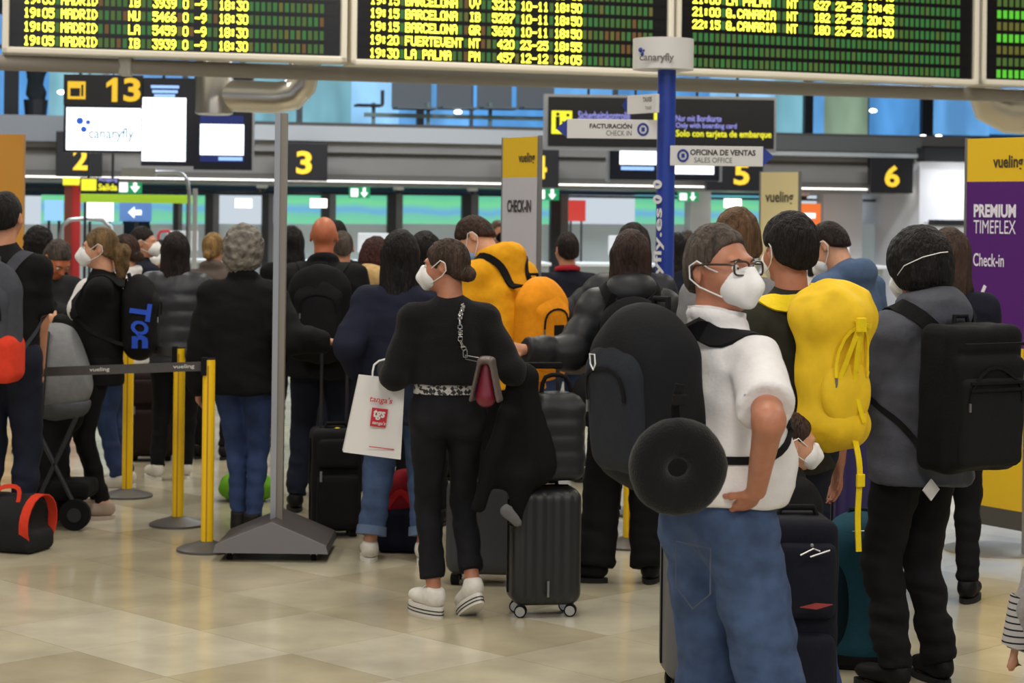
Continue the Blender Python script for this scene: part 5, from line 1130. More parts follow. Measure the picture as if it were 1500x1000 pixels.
# ponytail woman
bp = backpack(pony, 'black backpack with a blue print on the ponytail woman', (0.30, 0.17, 0.44), 1.14, K_pack, K_pack2, seed=6)
MBL = fabric('print_blue', (44, 84, 200), 0.6)
decal_text(bp, 'T', bp.LP(0.4, 0.05, 0.27), 0.10, 0.12, MBL, 0.04, 'print', 98); decal_text(bp, 'Q', bp.LP(0.4, 0.04, 0.16), 0.10, 0.09, MBL, 0.04, 'print', 20); decal_text(bp, 'n', bp.LP(0.4, 0.05, 0.06), 0.09, 0.07, MBL, 0.04, 'print', 0)
backpack(bald, 'flat black backpack on the bald man', (0.34, 0.15, 0.52), 1.17, K_pack, K_pack2, seed=7)
backpack(longh, 'small black backpack on the long-haired woman', (0.29, 0.15, 0.36), 1.16, K_pack, K_pack2, seed=8)
# yellow-hoodie boy
bp = backpack(yboy, 'orange backpack on the boy in the yellow hoodie', (0.30, 0.17, 0.52), 1.15, O_pack, O_pack, seed=9, strap_m=BLK, strap_w=0.04)
l, n = on(bp, bp.LP(-0.02, 0.4, 0.27), 0.012); x = V3((0, 0, 1)).cross(n).normalized()
MB().box(l, (0.035, 0.004, 0.026), Matrix((x, -n, n.cross(x))).transposed()).build('brand_patch', BLK, bp.root)
# man in white
bpm = backpack(mw, 'large slate and black backpack on the man in the white polo', (0.30, 0.20, 0.46), 1.27, K_pack2, S_pack, tilt=-6, seed=10, strap_m=K_pack, strap_w=0.06, back=0.0)
l, n = on(bpm, bpm.LP(0.02, 0.5, 0.34)); x = V3((0, 0, 1)).cross(n).normalized(); Rn = Matrix((x, -n, n.cross(x))).transposed(); l = l + n * 0.035
MB().tube([l + Rn @ V3(q_) for q_ in ((-0.012, -0.004, 0.02), (0.012, -0.004, 0.02), (0.012, -0.004, -0.006), (0, -0.004, -0.022), (-0.012, -0.004, -0.006))], 0.002, 5, closed=True).build('logo', M_mask, bpm.root)
# neck pillow clipped on the strap
pc = W(993, 684, 5.16); pil = thing('neck_pillow', 'black horseshoe neck pillow hanging beside the slate backpack', 'pillow', pc, math.radians(8))
f = Field((-0.17, -0.09, -0.17), (0.17, 0.09, 0.17), 0.008)
for k in range(20):
    t0 = math.radians(-84 + 348 / 20 * k); t1 = math.radians(-84 + 348 / 20 * (k + 1))
    f.cone((0.078 * math.cos(t0), 0, 0.075 * math.sin(t0)), (0.078 * math.cos(t1), 0, 0.075 * math.sin(t1)), 0.048, 0.048, 0.006)
fieldobj(f, 'cushion', fabric('plush_black', (20, 20, 23), 0.95, 0.1, 0.8, 200, sheen=0.15), pil, None, lambda V: 0.003 * snoise(V, 30, 2, 2))
MB().tube([V3((0.0, 0.02, 0.10)), V3((-0.01, 0.0, 0.15)), V3((0.0, -0.01, 0.21))], 0, flat=(0.022, 0.004), up=V3((0, -1, 0))).build('hanging_loop', K_pack, pil)
MB().box((0.0, -0.012, 0.17), (0.018, 0.006, 0.014), None, 0.003).build('buckle', BLK, pil)
# olive T-shirt man
bpy_ = backpack(om, 'bulging yellow hiking backpack on the man in olive', (0.30, 0.21, 0.51), 1.24, Y_pack, Y_pack, shape='roll', seed=12, strap_m=Y_strap, strap_w=0.06, zip_m=Y_strap)
for p0, p1, p2 in (((-0.14, 0.3, 0.20), (0.0, 0.4, 0.33), (0.11, 0.3, 0.40)), ((0.14, 0.3, 0.16), (0.05, 0.4, 0.28), (-0.12, 0.3, 0.36)), ((-0.03, 0.4, 0.10), (-0.02, 0.4, 0.22), (0.03, 0.4, 0.36))):
    wrap_band(bpy_.bvh, [bpy_.LP(*p0), bpy_.LP(*p1), bpy_.LP(*p2)], 0.016, 0.005, 'compression_strap', Y_strap, bpy_.root, V3((0, 0, 0)), lift=0.006, maxd=9)
l, n = on(bpy_, bpy_.LP(0.02, 0.4, 0.34), 0.012); MB().box(l, (0.018, 0.008, 0.024), None, 0.003).build('buckle', Y_strap, bpy_.root)
z0 = 0.0; q = [bpy_.LP(-0.03, 0.10, 0.02), bpy_.LP(-0.03, 0.13, -0.08), bpy_.LP(-0.032, 0.12, -0.24), bpy_.LP(-0.03, 0.13, -0.36)]
MB().tube(densify(q), 0, flat=(0.022, 0.004), up=V3((0, 1, 0))).build('dangling_strap', Y_strap, bpy_.root); MB().box(bpy_.LP(-0.03, 0.135, -0.12), (0.016, 0.006, 0.022), None, 0.003).build('strap_buckle', Y_strap, bpy_.root)
# grey jacket
bpg = backpack(gm, 'boxy black backpack on the person in the grey jacket', (0.36, 0.18, 0.53), 1.105, fabric('pack_matt_black', (27, 27, 29)), fabric('pack_matt_black2', (33, 33, 36)), shape='box', tilt=-3, seed=14, strap_m=K_pack, lift=0.016)
for z, ww in ((0.47, 0.30), (0.335, 0.26), (0.31, 0.26)):
    MB().box(bpg.LP(0, bpg.dp * (0.72 if z > 0.4 else 0.80), z), (ww / 2, 0.006, 0.005), bpg.R).build('seam_band', BLK, bpg.root)

# ---------------- suitcases
def suitcase(label, px, py, w, dp, h, rz, m, soft=False, wheel_m=None, handle=0.0, rib=False, m2=None, name='suitcase', loc=None, cat='suitcase'):
    p = GROUND(px, py) if loc is None else Vector(loc); t = thing(name, label, cat, p, math.radians(rz), 'luggage on the floor'); wh = 0.05 if not soft else 0.03
    f = Field((-w / 2 - 0.06, -dp / 2 - 0.09, -0.02), (w / 2 + 0.06, dp / 2 + 0.06, h + 0.06), 0.011)
    f.box((0, 0, wh + (h - wh) / 2), (w / 2, dp / 2, (h - wh) / 2), 0.055 if not soft else 0.04)
    fieldobj(f, 'shell', m, t, None, (lambda V: 0.004 * snoise(V, 18, 3, 2)) if soft else (lambda V: np.where(np.abs(V[:, 1]) > dp / 2 - 0.02, 0.0028 * np.sign(np.sin(V[:, 0] * 2 * math.pi / 0.04)), 0.0)) if rib else None)
    MB().tube([(-w / 2 - 0.002, 0, wh + 0.05), (-w / 2 - 0.002, 0, h - 0.06), (-w / 2 + 0.05, 0, h + 0.001), (w / 2 - 0.05, 0, h + 0.001), (w / 2 + 0.002, 0, h - 0.06), (w / 2 + 0.002, 0, wh + 0.05)], 0.005, 6).build('zip_line', BLK, t)
    MB().tube([(-0.06, 0.0, h - 0.005), (-0.05, 0, h + 0.022), (0.05, 0, h + 0.022), (0.06, 0, h - 0.005)], 0.010, 8).build('top_handle', BLK, t, True)
    for sx in (1, -1):
        for sy in (1, -1):
            c = V3((sx * (w / 2 - 0.045), sy * (dp / 2 - 0.05), 0.027))
            ax = V3((0.3, 1, 0)).normalized() if wheel_m else V3((1, 0, 0))
            wl = MB().cyl(c - ax * 0.018, c + ax * 0.018, 0.027, n=16).build('wheel', BLK, t, True)
            MB().cyl(c - ax * 0.021, c + ax * 0.021, 0.021 if wheel_m else 0.016, n=16).build('hub', wheel_m or M_dark, wl); MB().box(c + V3((0, 0, 0.025)), (0.012, 0.014, 0.02)).build('caster_fork', M_dark, wl)
    if soft:
        f = Field((-w / 2, -dp / 2 - 0.09, 0), (w / 2, 0, h), 0.011); f.box((0, -dp / 2, h * 0.34), (w * 0.42, 0.045, h * 0.25), 0.03); f.box((0, -dp / 2, h * 0.78), (w * 0.42, 0.03, h * 0.14), 0.025)
        fieldobj(f, 'front_pocket', m2 or m, t, None, lambda V: 0.004 * snoise(V, 20, 5, 2))
        MB().box((-w * 0.36, -dp / 2 - 0.05, h * 0.58), (0.006, 0.004, 0.028), None, 0.002).build('zip_pull', M_zip, t)
    if handle:
        for sx in (1, -1): MB().cyl((sx * 0.07, dp / 2 - 0.03, h - 0.02), (sx * 0.07, dp / 2 - 0.03, h + handle), 0.009, n=10).build('handle_rod', M_dark, t, True)
        MB().box((0, dp / 2 - 0.03, h + handle), (0.09, 0.014, 0.014), None, 0.006).build('handle_grip', BLK, t)
    return t
HS = mat('shell_black', S(34, 35, 38), 0.42, 0, 0.1, 80, 0.0); SV = mat('wheel_silver', S(190, 188, 182), 0.3, 0.8)
sc1 = suitcase('black hard-shell cabin suitcase with silver wheel hubs', 795, 899, 0.31, 0.22, 0.56, 10, HS, wheel_m=SV, handle=0.52, rib=True)
M1 = Matrix.Translation(sc1.location) @ Matrix.Rotation(sc1.rotation_euler.z, 4, 'Z')
MB().box((0.0, -0.118, 0.13), (0.005, 0.004, 0.035), None, 0.002).build('zip_pull', M_zip, sc1)
suitcase('charcoal suitcase standing behind the black cabin suitcase', 710, 853, 0.36, 0.24, 0.50, -4, mat('shell_charcoal', S(58, 60, 66), 0.5, 0, 0.1, 80))
suitcase('black soft suitcase with a yellow tag left of the shopping bag', 490, 783, 0.27, 0.24, 0.58, 12, fabric('luggage_black', (26, 26, 29)), soft=True, handle=0.46)
cs = GROUND(490, 783); tg = thing('luggage_tag', 'bright yellow tag lying on the black soft suitcase', 'tag', W(484, 634, cs.y - 0.02), 0)
f = Field((-0.1, -0.05, -0.05), (0.1, 0.05, 0.06), 0.006); f.cone((-0.06, 0, -0.018), (0.035, 0, 0.01), 0.007, 0.016, 0.02); f.ell((0.04, 0, 0.012), (0.022, 0.016, 0.016)); fieldobj(f, 'tag', Y_strap, tg)
suitcase('dark brown suitcase behind the yellow barrier posts', 222, 673, 0.32, 0.24, 0.62, 8, fabric('luggage_brown', (52, 38, 38)), soft=True)
suitcase('tall navy soft suitcase beside the man in white', 1163, 1146, 0.220, 0.26, 0.83, 4, fabric('luggage_navy', (28, 30, 44)), soft=True, m2=fabric('luggage_navy2', (31, 33, 48)))
suitcase('dark purple suitcase behind the teal bag', 1258, 905, 0.24, 0.22, 0.88, 0, mat('shell_purple', S(44, 34, 84), 0.4, 0, 0.1, 80))
suitcase('grey suitcase mostly hidden behind the blue jeans', 1012, 1010, 0.22, 0.24, 0.66, 5, mat('shell_grey', S(96, 96, 100), 0.5))
# navy suitcase details
nv = [o for o in bpy.data.objects if o.get('label', '').startswith('tall navy')][0]
MB().prism([(-0.05, 0), (0, 0.012), (0.05, 0.008), (0, -0.006)], -0.004, 0.004, None, (0.02, -0.195, 0.58)).build('red_mark', mat('mark_red', S(150, 50, 50), 0.5), nv)
mk = MB().tube([(-0.06, 0, 0), (-0.02, 0, 0.02), (0.0, 0, 0.012)], 0.003, 6); mk.tube([(-0.03, 0, -0.005), (0.03, 0, 0.015)], 0.003, 6).sph((-0.025, 0, 0.03), 0.006, 6).build('logo', M_zip, nv, loc=(0.03, -0.192, 0.735))
text('travel', (0.06, -0.199, 0.742), 0.05, 0.012, M_zip, nv) if False else None
# teal wheeled bag
p = GROUND(1254, 970); t = thing('wheeled_bag', 'teal wheeled travel bag standing behind the black jeans', 'suitcase', p, math.radians(-14), 'luggage on the floor'); TEALF = fabric('luggage_teal', (30, 72, 88)); TEALD = fabric('luggage_teal_dark', (26, 52, 64))
f = Field((-0.25, -0.3, -0.02), (0.25, 0.3, 0.66), 0.011); f.box((0.02, 0, 0.29), (0.15, 0.17, 0.27), 0.08); f.ell((0.02, 0, 0.5), (0.14, 0.15, 0.1)); fieldobj(f, 'bag_body', TEALF, t, None, lambda V: 0.006 * snoise(V, 16, 3, 2))
f = Field((-0.25, -0.3, -0.02), (0.25, 0.3, 0.66), 0.011); f.ell((-0.09, -0.07, 0.26), (0.10, 0.15, 0.24)); fieldobj(f, 'front_pocket', TEALD, t, None, lambda V: 0.006 * snoise(V, 16, 5, 2))
MB().box((0.02, 0, 0.035), (0.15, 0.16, 0.035), None, 0.02).build('base', BLK, t); MB().tube([(-0.04, 0, 0.56), (-0.03, 0, 0.60), (0.07, 0, 0.60), (0.08, 0, 0.56)], 0.012, 8).build('top_handle', TEALD, t, True)
MB().tube(densify([V3((-0.13, -0.16, 0.12)), V3((-0.15, -0.14, 0.35)), V3((-0.08, -0.14, 0.51)), V3((0.05, -0.15, 0.54))]), 0.005, 6).build('zip_line', M_zip, t, True)
for sx in (1, -1): MB().cyl((sx * 0.12 + 0.02, 0.14, 0.03), (sx * 0.12 + 0.05, 0.14, 0.03), 0.03).build('wheel', BLK, t, True)

# duffel on the cabin suitcase and the coat over its handle
def world(M_, p): return M_ @ V3(p)
t = thing('duffel_bag', 'black quilted duffel standing on the cabin suitcase', 'bag', world(M1, (0.03, 0.0, 0.585)), math.radians(10))
f = Field((-0.2, -0.2, -0.05), (0.22, 0.2, 0.46), 0.011); f.box((0.02, 0, 0.19), (0.115, 0.11, 0.19), 0.06); fieldobj(f, 'bag_body', PUFF, t, None, lambda V: 0.007 * np.abs(np.sin(V[:, 2] * 45)) + 0.006 * snoise(V, 20, 3, 2))
MB().tube(densify([V3((-0.05, 0, 0.36)), V3((-0.03, 0, 0.45)), V3((0.06, 0, 0.45)), V3((0.09, 0, 0.36))]), 0.010, 8).build('handle', BLK, t, True)
MB().tube(densify([V3((0.125, -0.02, 0.05)), V3((0.138, -0.03, 0.2)), V3((0.12, -0.03, 0.34))]), 0.005, 6).build('zip_line', M_zip, t, True)
c0 = W(748, 640, 8.82); t = thing('coat', 'black coat draped over the suitcase handle beside the woman', 'coat', c0, math.radians(0))
Lc = lambda x, y, d: W(x, y, d) - c0
f = Field((-0.42, -0.25, -0.40), (0.40, 0.30, 0.42), 0.012)
f.cone(Lc(765, 556, 8.85), Lc(735, 690, 8.85), 0.05, 0.085, 0.06, flat=((0, 1, 0), 1.5)); f.cone(Lc(768, 556, 8.85), Lc(782, 680, 8.85), 0.055, 0.10, 0.06, flat=((0, 1, 0), 1.5)); f.cone(Lc(742, 610, 8.8), Lc(700, 740, 8.8), 0.045, 0.035, 0.04); f.cone(Lc(762, 700, 8.82), Lc(752, 770, 8.82), 0.055, 0.030, 0.05); f.ell(Lc(767, 550, 8.85), (0.06, 0.06, 0.05), k=0.04)
fieldobj(f, 'draped_cloth', fabric('coat_black', (23, 22, 25), 0.92), t, None, lambda V: 0.016 * snoise(V, (24, 24, 7), 3, 2))
f = Field((-0.1, -0.3, -0.42), (0.15, 0.1, 0.0), 0.010); f.cone(Lc(742, 748, 8.75), Lc(758, 765, 8.75), 0.030, 0.022, 0.01, flat=((0, 1, 0), 1.6)); fieldobj(f, 'lining_cuff', fabric('lining_grey', (104, 104, 106)), t)
# white shopping bag with red print
c0 = W(547, 670, 8.86); t = thing('shopping_bag', 'white paper shopping bag with red lettering held by the woman', 'bag', c0, math.radians(8))
Mi_ = (Matrix.Translation(c0) @ Matrix.Rotation(math.radians(8), 4, 'Z')).inverted(); Ls = lambda x, y, d=8.86: Mi_ @ W(x, y, d)
MW_ = mat('paper_white', S(226, 224, 224), 0.5); MR_ = mat('print_red', S(196, 36, 56), 0.5)
A = [Ls(503, 662), Ls(587, 673), Ls(593, 556), Ls(526, 549)]; bb = bmesh.new(); dy = V3((0, 0.09, 0)); vf = [bb.verts.new(p) for p in A]; vb = [bb.verts.new(p + dy * (0.9 if i < 2 else 0.35)) for i, p in enumerate(A)]
bb.faces.new(vf); bb.faces.new(list(reversed(vb)))
for i in range(4):
    if i != 2: bb.faces.new((vf[(i + 1) % 4], vf[i], vb[i], vb[(i + 1) % 4]))
bmesh.ops.recalc_face_normals(bb, faces=bb.faces[:]); me = bpy.data.meshes.new('paper_body'); bb.to_mesh(me); bb.free(); me.materials.append(MW_); so = link(bpy.data.objects.new('paper_body', me), t); sm_ = so.modifiers.new('thickness', 'SOLIDIFY'); sm_.thickness = 0.002
RS = RY(7)
def stx(s_, x0, y0, x1, y1, m, b=0.02):
    a_, b_ = Ls(x0, y1, 8.84), Ls(x1, y0, 8.84); return text(s_, (a_ + b_) / 2, (b_ - a_).x, (b_ - a_).z, m, t, RS, b, slant=0.15)
stx("tanga's", 541, 581, 575, 592, MR_, 0.015)
a_, b_ = Ls(543, 625, 8.845), Ls(567, 598, 8.845); MB().box((a_ + b_) / 2, ((b_ - a_).x / 2, 0.001, (b_ - a_).z / 2), RS, 0.0).build('logo_square', MR_, t)
stx('tgs', 546, 600, 564, 615, MW_, 0.03); stx("tanga's", 545, 617, 565, 623, MW_, 0.015); stx('www tangas fashion', 540, 654, 578, 657, MR_, 0.0) if False else MB().box(Ls(559, 656, 8.845), (0.055, 0.001, 0.002), RS).build('fine_print', MR_, t)
for x0, x1 in ((546, 580),):
    for dd in (0.0, 0.03): MB().tube(densify([Ls(x0, 553) + V3((0, dd, 0)), Ls(x0 + 3, 535) + V3((0, dd + 0.02, 0)), Ls((x0 + x1) / 2 + 2, 527) + V3((0, dd + 0.02, 0)), Ls(x1 - 3, 537) + V3((0, dd + 0.02, 0)), Ls(x1, 556) + V3((0, dd, 0))]), 0.003, 6).build('handle', MW_, t, True)
# crimson chain bag at the woman's hip
cd = 8.62; c0 = W(710, 592, cd); t = thing('shoulder_bag', 'small crimson shoulder bag on a silver chain', 'bag', c0, math.radians(-12)); Mi_ = (Matrix.Translation(c0) @ Matrix.Rotation(math.radians(-12), 4, 'Z')).inverted(); Ls = lambda x, y, d=cd: Mi_ @ W(x, y, d)
f = Field((-0.12, -0.08, -0.05), (0.12, 0.1, 0.22), 0.008); f.cone((0, 0.02, 0.03), (0, 0.02, 0.165), 0.046, 0.020, 0.01, flat=((0, 1, 0), 1.2)); fieldobj(f, 'bag_body', mat('leather_crimson', S(112, 24, 44), 0.4, 0, 0.1, 60), t)
f = Field((-0.12, -0.08, -0.05), (0.12, 0.1, 0.24), 0.008); f.box((-0.040, 0.02, 0.10), (0.008, 0.045, 0.095), 0.006, np.array(RY(12))); f.box((0.042, 0.02, 0.10), (0.008, 0.045, 0.095), 0.006, np.array(RY(-12))); f.ell((0, 0.02, 0.185), (0.030, 0.045, 0.018), k=0.02); fieldobj(f, 'flap', mat('leather_taupe', S(92, 82, 78), 0.45), t)
tree = bvh_of(cw.top); Mc = Mi_ @ cw.M
P_ = densify([cw.Mi @ W(692, 434, 8.7), cw.Mi @ W(698, 460, 8.5), cw.Mi @ W(703, 495, 8.5), cw.Mi @ W(708, 524, 8.58)], 0.011)
pts = []
for p in P_:
    l, n, _, d = tree.find_nearest(p); pts.append(Mc @ (l + n * 0.010))
pts.append(V3((0, 0.02, 0.18)))
ch = MB()
for i in range(len(pts) - 1):
    a_, b_ = pts[i], pts[i + 1]; dr = (b_ - a_); sd = dr.cross(V3((0, 1, 0)) if i % 2 else V3((1, 0, 0))).normalized() * 0.008
    ch.tube([a_ + sd, a_.lerp(b_, 0.5) + sd * 1.1, b_ + sd, b_ - sd, a_.lerp(b_, 0.5) - sd * 1.1, a_ - sd], 0.0022, 5, closed=True)
ch.build('chain', mat('chain_silver', S(190, 188, 186), 0.3, 0.9), t, True)['kind'] = 'stuff'

# bags on the floor
p = GROUND(34, 806); t = thing('sports_bag', 'dark sports bag with red trim on the floor at the left edge', 'bag', p, math.radians(-18), 'luggage on the floor')
f = Field((-0.26, -0.2, -0.02), (0.2, 0.2, 0.36), 0.011); f.cone((-0.14, 0, 0.15), (0.06, 0, 0.15), 0.14, 0.14, 0.02, cap=True); f.box((-0.03, 0, 0.06), (0.15, 0.13, 0.06), 0.04, k=0.04); fieldobj(f, 'bag_body', fabric('bag_dark', (46, 46, 50)), t, None, lambda V: 0.006 * snoise(V, 20, 3, 2))
for x in (0.085,): MB().tube([(x + 0.01 * math.sin(a), 0.142 * math.cos(a), 0.15 + 0.142 * math.sin(a)) for a in [i * math.pi / 10 for i in range(20)]], 0, closed=True, flat=(0.05, 0.006), up=[V3((0, math.cos(a), math.sin(a))) for a in [i * math.pi / 10 for i in range(20)]]).build('red_band', R_pack, t, True)
MB().tube(densify([V3((-0.12, -0.09, 0.24)), V3((-0.10, -0.06, 0.32)), V3((0.0, -0.05, 0.32)), V3((0.02, -0.11, 0.20))]), 0, flat=(0.022, 0.005), up=V3((0, -1, 0.4))).build('carry_strap', R_pack, t)
p = GROUND(362, 733); t = thing('tote_bag', 'lime green tote bag on the floor behind the blue jeans', 'bag', p, 0.1, 'luggage on the floor')
f = Field((-0.26, -0.2, -0.02), (0.26, 0.2, 0.36), 0.012); f.ell((0, 0, 0.08), (0.18, 0.12, 0.10)); f.cone((0, 0, 0.1), (0.04, 0, 0.25), 0.12, 0.04, 0.05); f.cut((0, 0, 0.0), (0, 0, -1)); fieldobj(f, 'bag_body', fabric('bag_lime', (112, 176, 44)), t, None, lambda V: 0.012 * snoise(V, 24, 3, 2))
MB().tube(densify([V3((-0.05, 0, 0.2)), V3((0, 0, 0.34)), V3((0.06, 0, 0.2))]), 0.008, 6).build('handle', fabric('bag_lime', (112, 176, 44)), t, True)
p = GROUND(592, 806); t = thing('holdall', 'red and navy holdall on the floor between the rolled-up jeans', 'bag', p, -0.1, 'luggage on the floor')
f = Field((-0.3, -0.25, -0.02), (0.3, 0.25, 0.5), 0.012); f.box((0, 0, 0.12), (0.15, 0.12, 0.12), 0.05); fieldobj(f, 'base', fabric('bag_navy', (30, 32, 56)), t, None, lambda V: 0.006 * snoise(V, 20, 3, 2))
f = Field((-0.3, -0.25, 0.1), (0.3, 0.25, 0.5), 0.012); f.ell((0, 0, 0.27), (0.13, 0.11, 0.15)); f.cone((-0.08, -0.06, 0.22), (0.03, -0.06, 0.38), 0.05, 0.05, 0.03); fieldobj(f, 'top_part', fabric('bag_red', (138, 28, 40)), t, None, lambda V: 0.012 * snoise(V, 24, 4, 2))
MB().tube(densify([V3((-0.09, -0.10, 0.22)), V3((0.0, -0.13, 0.32)), V3((0.09, -0.10, 0.20))]), 0, flat=(0.03, 0.006), up=V3((0, -1, 0))).build('strap', fabric('strap_red', (190, 40, 44)), t)
c0 = W(862, 585, 9.55); t = thing('sling_bag', 'soft black sling bag hanging beside the long-haired woman', 'bag', c0, 0)
f = Field((-0.2, -0.15, -0.2), (0.2, 0.15, 0.2), 0.012); f.ell((0, 0, 0), (0.085, 0.06, 0.13)); f.ell((0.05, 0, -0.03), (0.07, 0.05, 0.10), k=0.05); fieldobj(f, 'bag_body', K_pack2, t, None, lambda V: 0.006 * snoise(V, 20, 3, 2))
MB().tube(densify([V3((0.0, 0, 0.11)), W(880, 480, 9.55) - c0, W(900, 430, 9.5) - c0]), 0, flat=(0.03, 0.004), up=V3((0, -1, 0))).build('strap', K_pack, t)
# pushchair
p = GROUND(92, 768); t = thing('pushchair', 'pushchair with a grey canopy pushed by the ponytail woman', 'pushchair', p, 0); PC = lambda x, y, dd=0.0: W(x, y, p.y + dd) - p
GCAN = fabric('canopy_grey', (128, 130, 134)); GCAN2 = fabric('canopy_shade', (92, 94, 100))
f = Field((-0.42, -0.35, 0.5), (0.3, 0.4, 1.25), 0.012); c = PC(80, 552); f.ell(PC(82, 545), (0.215, 0.20, 0.27)); f.cut(PC(85, 590), V3((0.10, -0.0, -1))[:]); f.cut(PC(133, 560), (1, 0, 0.35))
fieldobj(f, 'canopy', GCAN, t, None, lambda V: 0.004 * np.abs(np.sin(V[:, 0] * 16 + V[:, 2] * 5)))
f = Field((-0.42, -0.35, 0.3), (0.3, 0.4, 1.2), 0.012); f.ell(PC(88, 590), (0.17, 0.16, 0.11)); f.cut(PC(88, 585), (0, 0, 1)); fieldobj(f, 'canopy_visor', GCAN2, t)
f = Field((-0.4, -0.35, 0.05), (0.35, 0.4, 1.0), 0.013); f.cone(PC(62, 628), PC(70, 690), 0.10, 0.12, 0.05); f.cone(PC(95, 610), PC(60, 640), 0.10, 0.08, 0.05); f.box(PC(85, 715), (0.20, 0.16, 0.05), 0.03, k=0.03); fieldobj(f, 'seat', BLK, t, None, lambda V: 0.006 * snoise(V, 20, 3, 2))
for x0, y0, x1, y1 in ((40, 600, 112, 745), (112, 610, 50, 745)):
    for dd in (-0.2, 0.2): MB().cyl(PC(x0, y0, dd), PC(x1, y1, dd), 0.013, n=10).build('frame_tube', M_dark, t, True)
MB().tube([PC(60, 610, -0.2), PC(66, 520, -0.2), PC(70, 488, -0.15), PC(70, 488, 0.15), PC(66, 520, 0.2), PC(60, 610, 0.2)], 0.014, 8).build('push_bar', M_dark, t, True)
for x, r, dd in ((110, 0.085, -0.2), (78, 0.085, 0.1), (48, 0.09, -0.2), (40, 0.09, 0.2)):
    c = PC(x, 740, dd); c.z = r; wl = MB().cyl(c - V3((0, 0.022, 0)), c + V3((0, 0.022, 0)), r, n=24).build('wheel', BLK, t, True); MB().cyl(c - V3((0, 0.026, 0)), c + V3((0, 0.026, 0)), r * 0.45, n=16).build('hub', M_dark, wl, True)

# ------------------------------------------------------------------ barrier posts, belts, signs on stands
M_post = mat('post_yellow', S(252, 204, 20), 0.4, coat=0.15); M_base = mat('post_base_grey', S(96, 94, 92), 0.45, 0.4); M_belt = fabric('belt_grey', (78, 76, 76), 0.7); M_beltt = mat('belt_lettering', S(205, 203, 200), 0.7)
posts = {}
for k, (x, y, lab) in {'a': (303, 806, 'yellow barrier post in front, holding the lettered grey belt'), 'b': (260, 769, 'yellow barrier post behind the front one'), 'c': (186, 727, 'yellow barrier post beside the ponytail woman'), 'd': (66, 700, 'yellow barrier post seen through the pushchair'), 'e': (921, 800, 'yellow barrier post between the black trousers')}.items():
    g_ = GROUND(x, y); t = thing('barrier_post', lab, 'barrier post', g_, 0, 'yellow barrier posts'); posts[k] = t
    MB().lathe([(0.155, 0.0), (0.155, 0.012), (0.135, 0.022), (0.06, 0.042), (0.042, 0.05)], n=36).build('base', M_base, t, True)
    MB().cyl((0, 0, 0.045), (0, 0, 0.98), 0.032, n=24).build('tube', M_post, t, True)
    MB().box((0.0, -0.031, 0.5), (0.004, 0.003, 0.45)).build('groove', mat('groove_amber', S(190, 138, 8), 0.4), t)
    MB().box((-0.022, -0.005, 0.945), (0.014, 0.036, 0.045)).build('belt_head', BLK, t); MB().cyl((0, 0, 0.98), (0, 0, 0.987), 0.033, n=24).build('cap', M_black, t, True)
def belt(label, pts, texts=(), h=0.048):
    c0 = V3(pts[0]); t = thing('barrier_belt', label, 'belt', c0)
    P_ = densify([V3(p) - c0 for p in pts], 0.06); ups = [(b - a).cross(V3((0, 0, 1))).normalized() for a, b in zip(P_, P_[1:])]; ups.append(ups[-1])
    MB().tube(P_, 0, flat=(h, 0.003), up=ups).build('webbing', M_belt, t)
    for fr in texts:
        L_ = fr * (len(P_) - 1); i = int(L_); p = P_[i].lerp(P_[min(i + 1, len(P_) - 1)], L_ - i); d = (P_[min(i + 1, len(P_) - 1)] - P_[i]).normalized()
        n_ = d.cross(V3((0, 0, 1))); R_ = Matrix((d, -n_, V3((0, 0, 1)))).transposed()
        text('vueling', p + n_ * 0.004, 0.115, 0.026, M_beltt, t, R_, 0.015)
    return t
pa, pb = posts['a'].location + V3((-0.035, 0, 0.945)), posts['b'].location + V3((0.03, 0, 0.955))
belt('grey belt with white lettering crossing in front of the pushchair', [W(-60, 549, pa.y + 0.4), W(50, 545, pa.y + 0.25), W(160, 541, pa.y + 0.1), pa], (0.30, 0.60, 0.905))
belt('short grey belt sagging between the two front posts', [pb, pb.lerp(pa, 0.5) + V3((0.03, 0, -0.035)), pa + V3((0.0, 0.0, 0.0))])
belt('grey belt running from the second post towards the puffer jacket', [pb + V3((-0.06, 0.02, 0)), W(215, 510, pb.y + 0.5)])
pe = posts['e'].location + V3((-0.035, 0, 0.93)); belt('grey belt behind the cabin suitcase, left of the sling bag', [W(770, 543, pe.y + 0.5), W(830, 542, pe.y + 0.3), pe])
# steel post on a wheeled triangular base
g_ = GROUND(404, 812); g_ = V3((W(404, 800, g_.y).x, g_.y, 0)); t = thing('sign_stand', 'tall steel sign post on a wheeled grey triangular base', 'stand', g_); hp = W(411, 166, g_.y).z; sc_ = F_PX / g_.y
MB().box((-0.012, -0.02, hp / 2 + 0.09), (0.014, 0.02, hp / 2 - 0.09)).build('post_strip', M_alu, t); MB().box((0.018, 0.0, hp / 2 + 0.09), (0.016, 0.028, hp / 2 - 0.09)).build('post', mat('post_reflect_grey', S(140, 134, 124), 0.4, 0.2), t)  # two-tone post; brownish reflection put into the colour of the right face
MB().prism([(-0.285, 0.045), (-0.275, 0.085), (0.0, 0.20), (0.275, 0.085), (0.285, 0.045)], -0.02, 0.0, None, (0, -0.22, 0)).build('base_front', mat('base_light', S(128, 126, 130), 0.5, 0.3), t)
MB().prism([(-0.285, 0.045), (-0.275, 0.08), (0.0, 0.195), (0.275, 0.08), (0.285, 0.045)], -0.22, 0.3).build('base_top', mat('base_dark', S(74, 70, 70), 0.5, 0.3), t)
for sx in (-0.21, 0.21):
    for sy in (-0.17, 0.22): wl = MB().cyl((sx - 0.012, sy, 0.025), (sx + 0.012, sy, 0.025), 0.025).build('wheel', BLK, t, True); MB().box((sx, sy, 0.042), (0.016, 0.012, 0.012)).build('caster', M_alu, wl)
